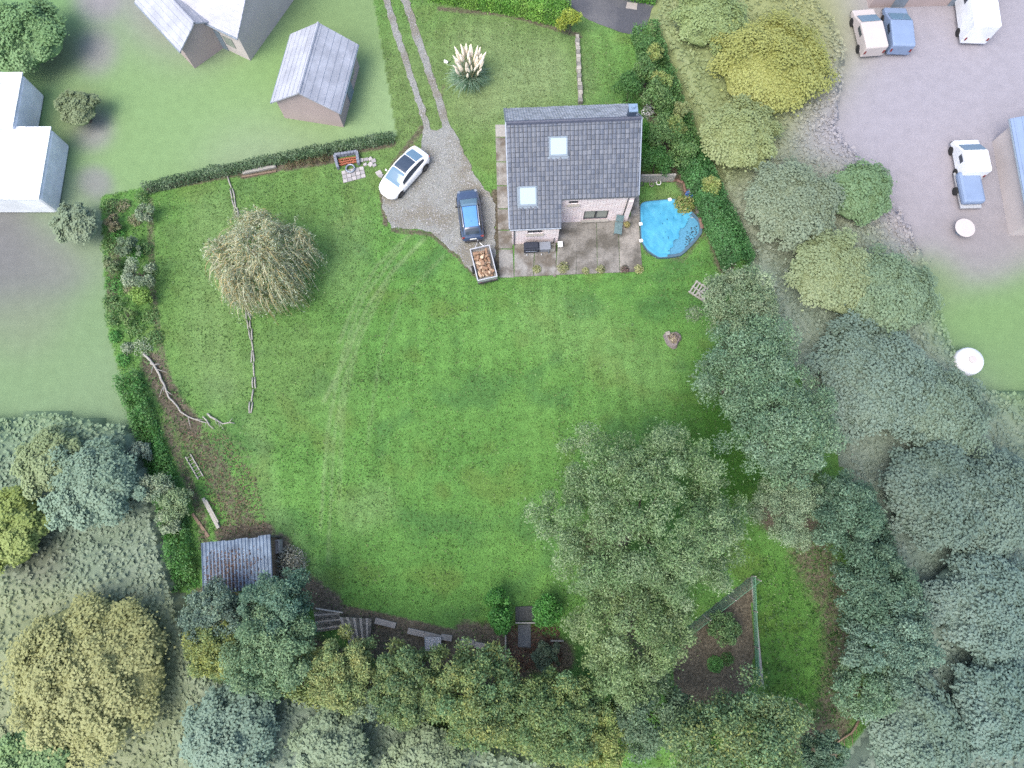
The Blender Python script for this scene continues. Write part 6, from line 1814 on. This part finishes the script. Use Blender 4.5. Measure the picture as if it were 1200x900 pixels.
def gable_house(name, label, u, v, L_, W_, rz, eave, ridge, wallm, roofm, rooflights=0, doors=1, group=None, over=.3, cat='house'):
    p_ = P(u, v)
    o = thing(name, label, cat, p_, rz, group)
    mb = MB()
    vs = [(sx_ * L_ / 2, sy_ * W_ / 2, z) for z in (-.1, eave) for sx_, sy_ in ((-1, -1), (1, -1), (1, 1), (-1, 1))] + [(-L_ / 2, 0, ridge - .1), (L_ / 2, 0, ridge - .1)]
    mb.add(vs, [(0, 1, 5, 4), (2, 3, 7, 6), (1, 2, 6, 9, 5), (3, 0, 4, 8, 7)]); mb.build('wall', wallm, o)
    sl = (ridge - eave) / (W_ / 2)
    for s in (-1, 1):
        y0, y1 = s * (W_ / 2 + over), 0
        z0 = eave - sl * over
        vs = [(x, y, z + q) for q in (0, .12) for x, y, z in ((-L_ / 2 - over, y0, z0), (L_ / 2 + over, y0, z0), (L_ / 2 + over, y1, ridge), (-L_ / 2 - over, y1, ridge))]
        rf = MB().add(vs, [(3, 2, 1, 0), (4, 5, 6, 7), (0, 1, 5, 4), (1, 2, 6, 5), (2, 3, 7, 6), (3, 0, 4, 7)]).build('roof', roofm, o)
        for k in range(rooflights):
            x = (k - (rooflights - 1) / 2) * 2.4; ym = s * W_ / 4; zm = eave + (ridge - eave) * .5 + .14
            MB().box((x, ym, zm), (.9, 1.0, .06), 0, -s * math.atan(sl)).build('rooflight', 'far_blue', rf)
        nrow = max(5, int(math.hypot(W_ / 2, ridge - eave) / .42)); cm = MB()
        for k in range(nrow):
            f = (k + .5) / nrow; y = y0 * (1 - f); z = z0 + (ridge - z0) * f + .135
            cm.box((0, y, z), (L_ + 2 * over - .02, .1, .03), 0, -s * math.atan(sl))
        cm.build('tile_courses', roofm, rf)['kind'] = 'stuff'
        g2 = MB(); g2.tube([(-L_ / 2 - over, y0 * 1.01, z0 + .02), (L_ / 2 + over, y0 * 1.01, z0 + .02)], .06, 6); g2.build('gutter', 'frame_grey', o)
    g2 = MB(); g2.tube([(-L_ / 2 - over, 0, ridge + .1), (L_ / 2 + over, 0, ridge + .1)], .11, 6); g2.build('ridge_cap', roofm, o)
    for k in range(doors):
        x = -L_ / 2 + L_ * (k + .5) / doors
        w_ = MB().box((x, -W_ / 2 - .02, 1.05), (1.1, .06, 2.1)).build('door', 'frame_grey', o)
        w2 = MB().box((x + 1.2, -W_ / 2 - .02, 1.4), (.9, .06, 1.0)).build('window', 'pane_glass', o)
    return o
nh = gable_house('neighbour_house', 'large pale-roofed neighbour house beyond the northwest boundary', 262, -2, 10.5, 8.0, R(-28), 3.2, 6.2, 'far_wall', 'far_roof', 1, 2)
gable_house('neighbour_annex', 'darker roofed annex in front of the pale neighbour house', 226, 40, 5.5, 3.6, R(-48), 2.6, 3.8, 'far_wall_pink', 'far_roof_dark', 0, 1)
gable_house('neighbour_garage', 'grey-roofed neighbour garage with pinkish gable wall', 378, 108, 5.6, 4.8, R(80), 2.4, 4.0, 'far_wall_pink', 'far_roof_dark', 0, 1, cat='garage')
# white greenhouse with a lower wing
gh = thing('greenhouse', 'white glazed greenhouse with lower wing at the west', 'greenhouse', P(30, 180))
for (u, v, sx_, sy_, h) in ((14, 142, 4.6, 4.6, 2.6), (34, 210, 5.6, 5.8, 2.3)):
    q = P(u, v) - P(30, 180)
    MB().box((q.x, q.y, h / 2), (sx_, sy_, h)).build('wall', 'far_white', gh, bevel=.2)
    n_ = 6
    for k in range(n_):
        x = q.x - sx_ / 2 + sx_ * (k + .5) / n_
        MB().box((x, q.y, h + .08 + .02 * (k % 2)), (sx_ / n_ - .02, sy_ + .2, .1)).build('roof_panel', 'far_white', gh)
# paved yard with vehicles
def simple_van(label, u, v, rz, L_, W_, H_, m, name='parked_van', cat='van', cab=.25):
    o = thing(name, label, cat, P(u, v), rz, 'vehicles in the neighbouring yard')
    prof = [(-L_ / 2, .35), (-L_ / 2, H_ - .1), (-L_ / 2 + .12, H_), (L_ * (.5 - cab) - .2, H_), (L_ * (.5 - cab * .45), H_ * .62), (L_ / 2 - .06, H_ * .52), (L_ / 2, .38)]
    n = len(prof)
    mb = MB(); mb.add([(x, -W_ / 2, z) for x, z in prof] + [(x, W_ / 2, z) for x, z in prof], [tuple(range(n - 1, -1, -1)), tuple(range(n, 2 * n))] + [(i, (i + 1) % n, n + (i + 1) % n, n + i) for i in range(n)])
    mb.build('body', m, o, bevel=.08)
    a, b_ = Vector((L_ * (.5 - cab) - .15, 0, H_ - .02)), Vector((L_ * (.5 - cab * .45) - .03, 0, H_ * .64))
    c_ = (a + b_) / 2; d_ = b_ - a
    MB().box(c_ + Vector((.02, 0, .03)), (d_.length * .9, W_ * .86, .03), 0, 0, -math.atan2(d_.z, d_.x)).build('windscreen', 'glass_screen', o)
    for s in (-1, 1):
        MB().box((L_ * (.5 - cab) - .35 - L_ * .08, s * (W_ / 2 + .004), H_ * .74), (L_ * .2, .02, H_ * .22)).build('side_window', 'glass_dark', o)
        MB().box((L_ / 2 - .03, s * W_ * .36, .62), (.08, .3, .14)).build('headlight', 'clear_lamp', o)
        MB().box((-L_ / 2 - .01, s * W_ * .42, .9), (.04, .14, .3)).build('tail_light', 'red_lamp', o)
    MB().box((L_ / 2 + .0, 0, .42), (.12, W_ * .96, .18)).build('bumper', 'trim', o)
    for x in (-L_ * .3, L_ * .3):
        for s in (-1, 1):
            m2 = MB(); m2.lathe([(.2, -.1), (.33, -.1), (.33, .1), (.2, .1)], 14, (x, s * (W_ / 2 - .08), .33), 'Y'); m2.build('wheel', 'tyre', o, True)
    return o
simple_van('tall white van parked at the top of the paved yard', 1132, 22, R(88), 5.4, 2.1, 2.4, 'far_white')
simple_van('pale car at the north side of the paved yard', 1012, 44, R(95), 4.2, 1.8, 1.5, 'far_wall', 'parked_car', 'car', .4)
simple_van('bluish car next to the pale car in the yard', 1046, 42, R(88), 4.2, 1.8, 1.5, 'far_blue', 'parked_car', 'car', .4)
simple_van('white pickup with blue load bay at the yard end', 1128, 192, R(92), 3.2, 1.9, 1.7, 'far_white', 'parked_car', 'car', .4)
o = thing('boat_trailer', 'pale blue covered trailer behind the white pickup', 'trailer', P(1130, 226), R(92))
MB().box((0, 0, .75), (2.6, 1.7, .6)).build('load', 'far_blue', o, bevel=.2); MB().box((0, 0, .38), (3.0, 1.6, .1)).build('frame', 'galvanised', o)
for s in (-1, 1):
    m2 = MB(); m2.lathe([(.15, -.08), (.3, -.08), (.3, .08), (.15, .08)], 12, (0, s * .88, .3), 'Y'); m2.build('wheel', 'tyre', o)
gable_house('neighbour_barn', 'pale blue roofed barn at the east edge of the yard', 1210, 220, 8.0, 5.0, R(90), 2.6, 3.6, 'far_wall', 'far_blue', 0, 1, cat='barn')
gable_house('yard_building', 'grey-mauve building along the north edge of the yard', 1080, -14, 9.5, 3.6, R(2), 2.5, 3.4, 'far_wall_pink', 'far_roof', 0, 2, cat='building')
o = thing('water_tank', 'white plastic water tank on the lawn below the yard', 'tank', P(1124, 428))
m2 = MB(); m2.lathe([(.9, 0), (1.0, .1), (1.0, 1.2), (.9, 1.4), (.3, 1.55)], 20); m2.build('body', 'far_white', o, True)
m2 = MB(); m2.lathe([(.28, 1.5), (.28, 1.62), (.05, 1.64)], 14); m2.build('lid', 'far_wall', o)
o = thing('garden_table', 'pale round garden table by the small terrace below the yard', 'table', P(1124, 272))
m2 = MB(); m2.lathe([(.7, .7), (.75, .72), (.75, .75), (.6, .76)], 20); m2.build('top', 'far_wall', o)
m2 = MB(); m2.lathe([(.3, 0), (.3, .04), (.05, .06), (.05, .7)], 12); m2.build('pedestal', 'frame_grey', o)
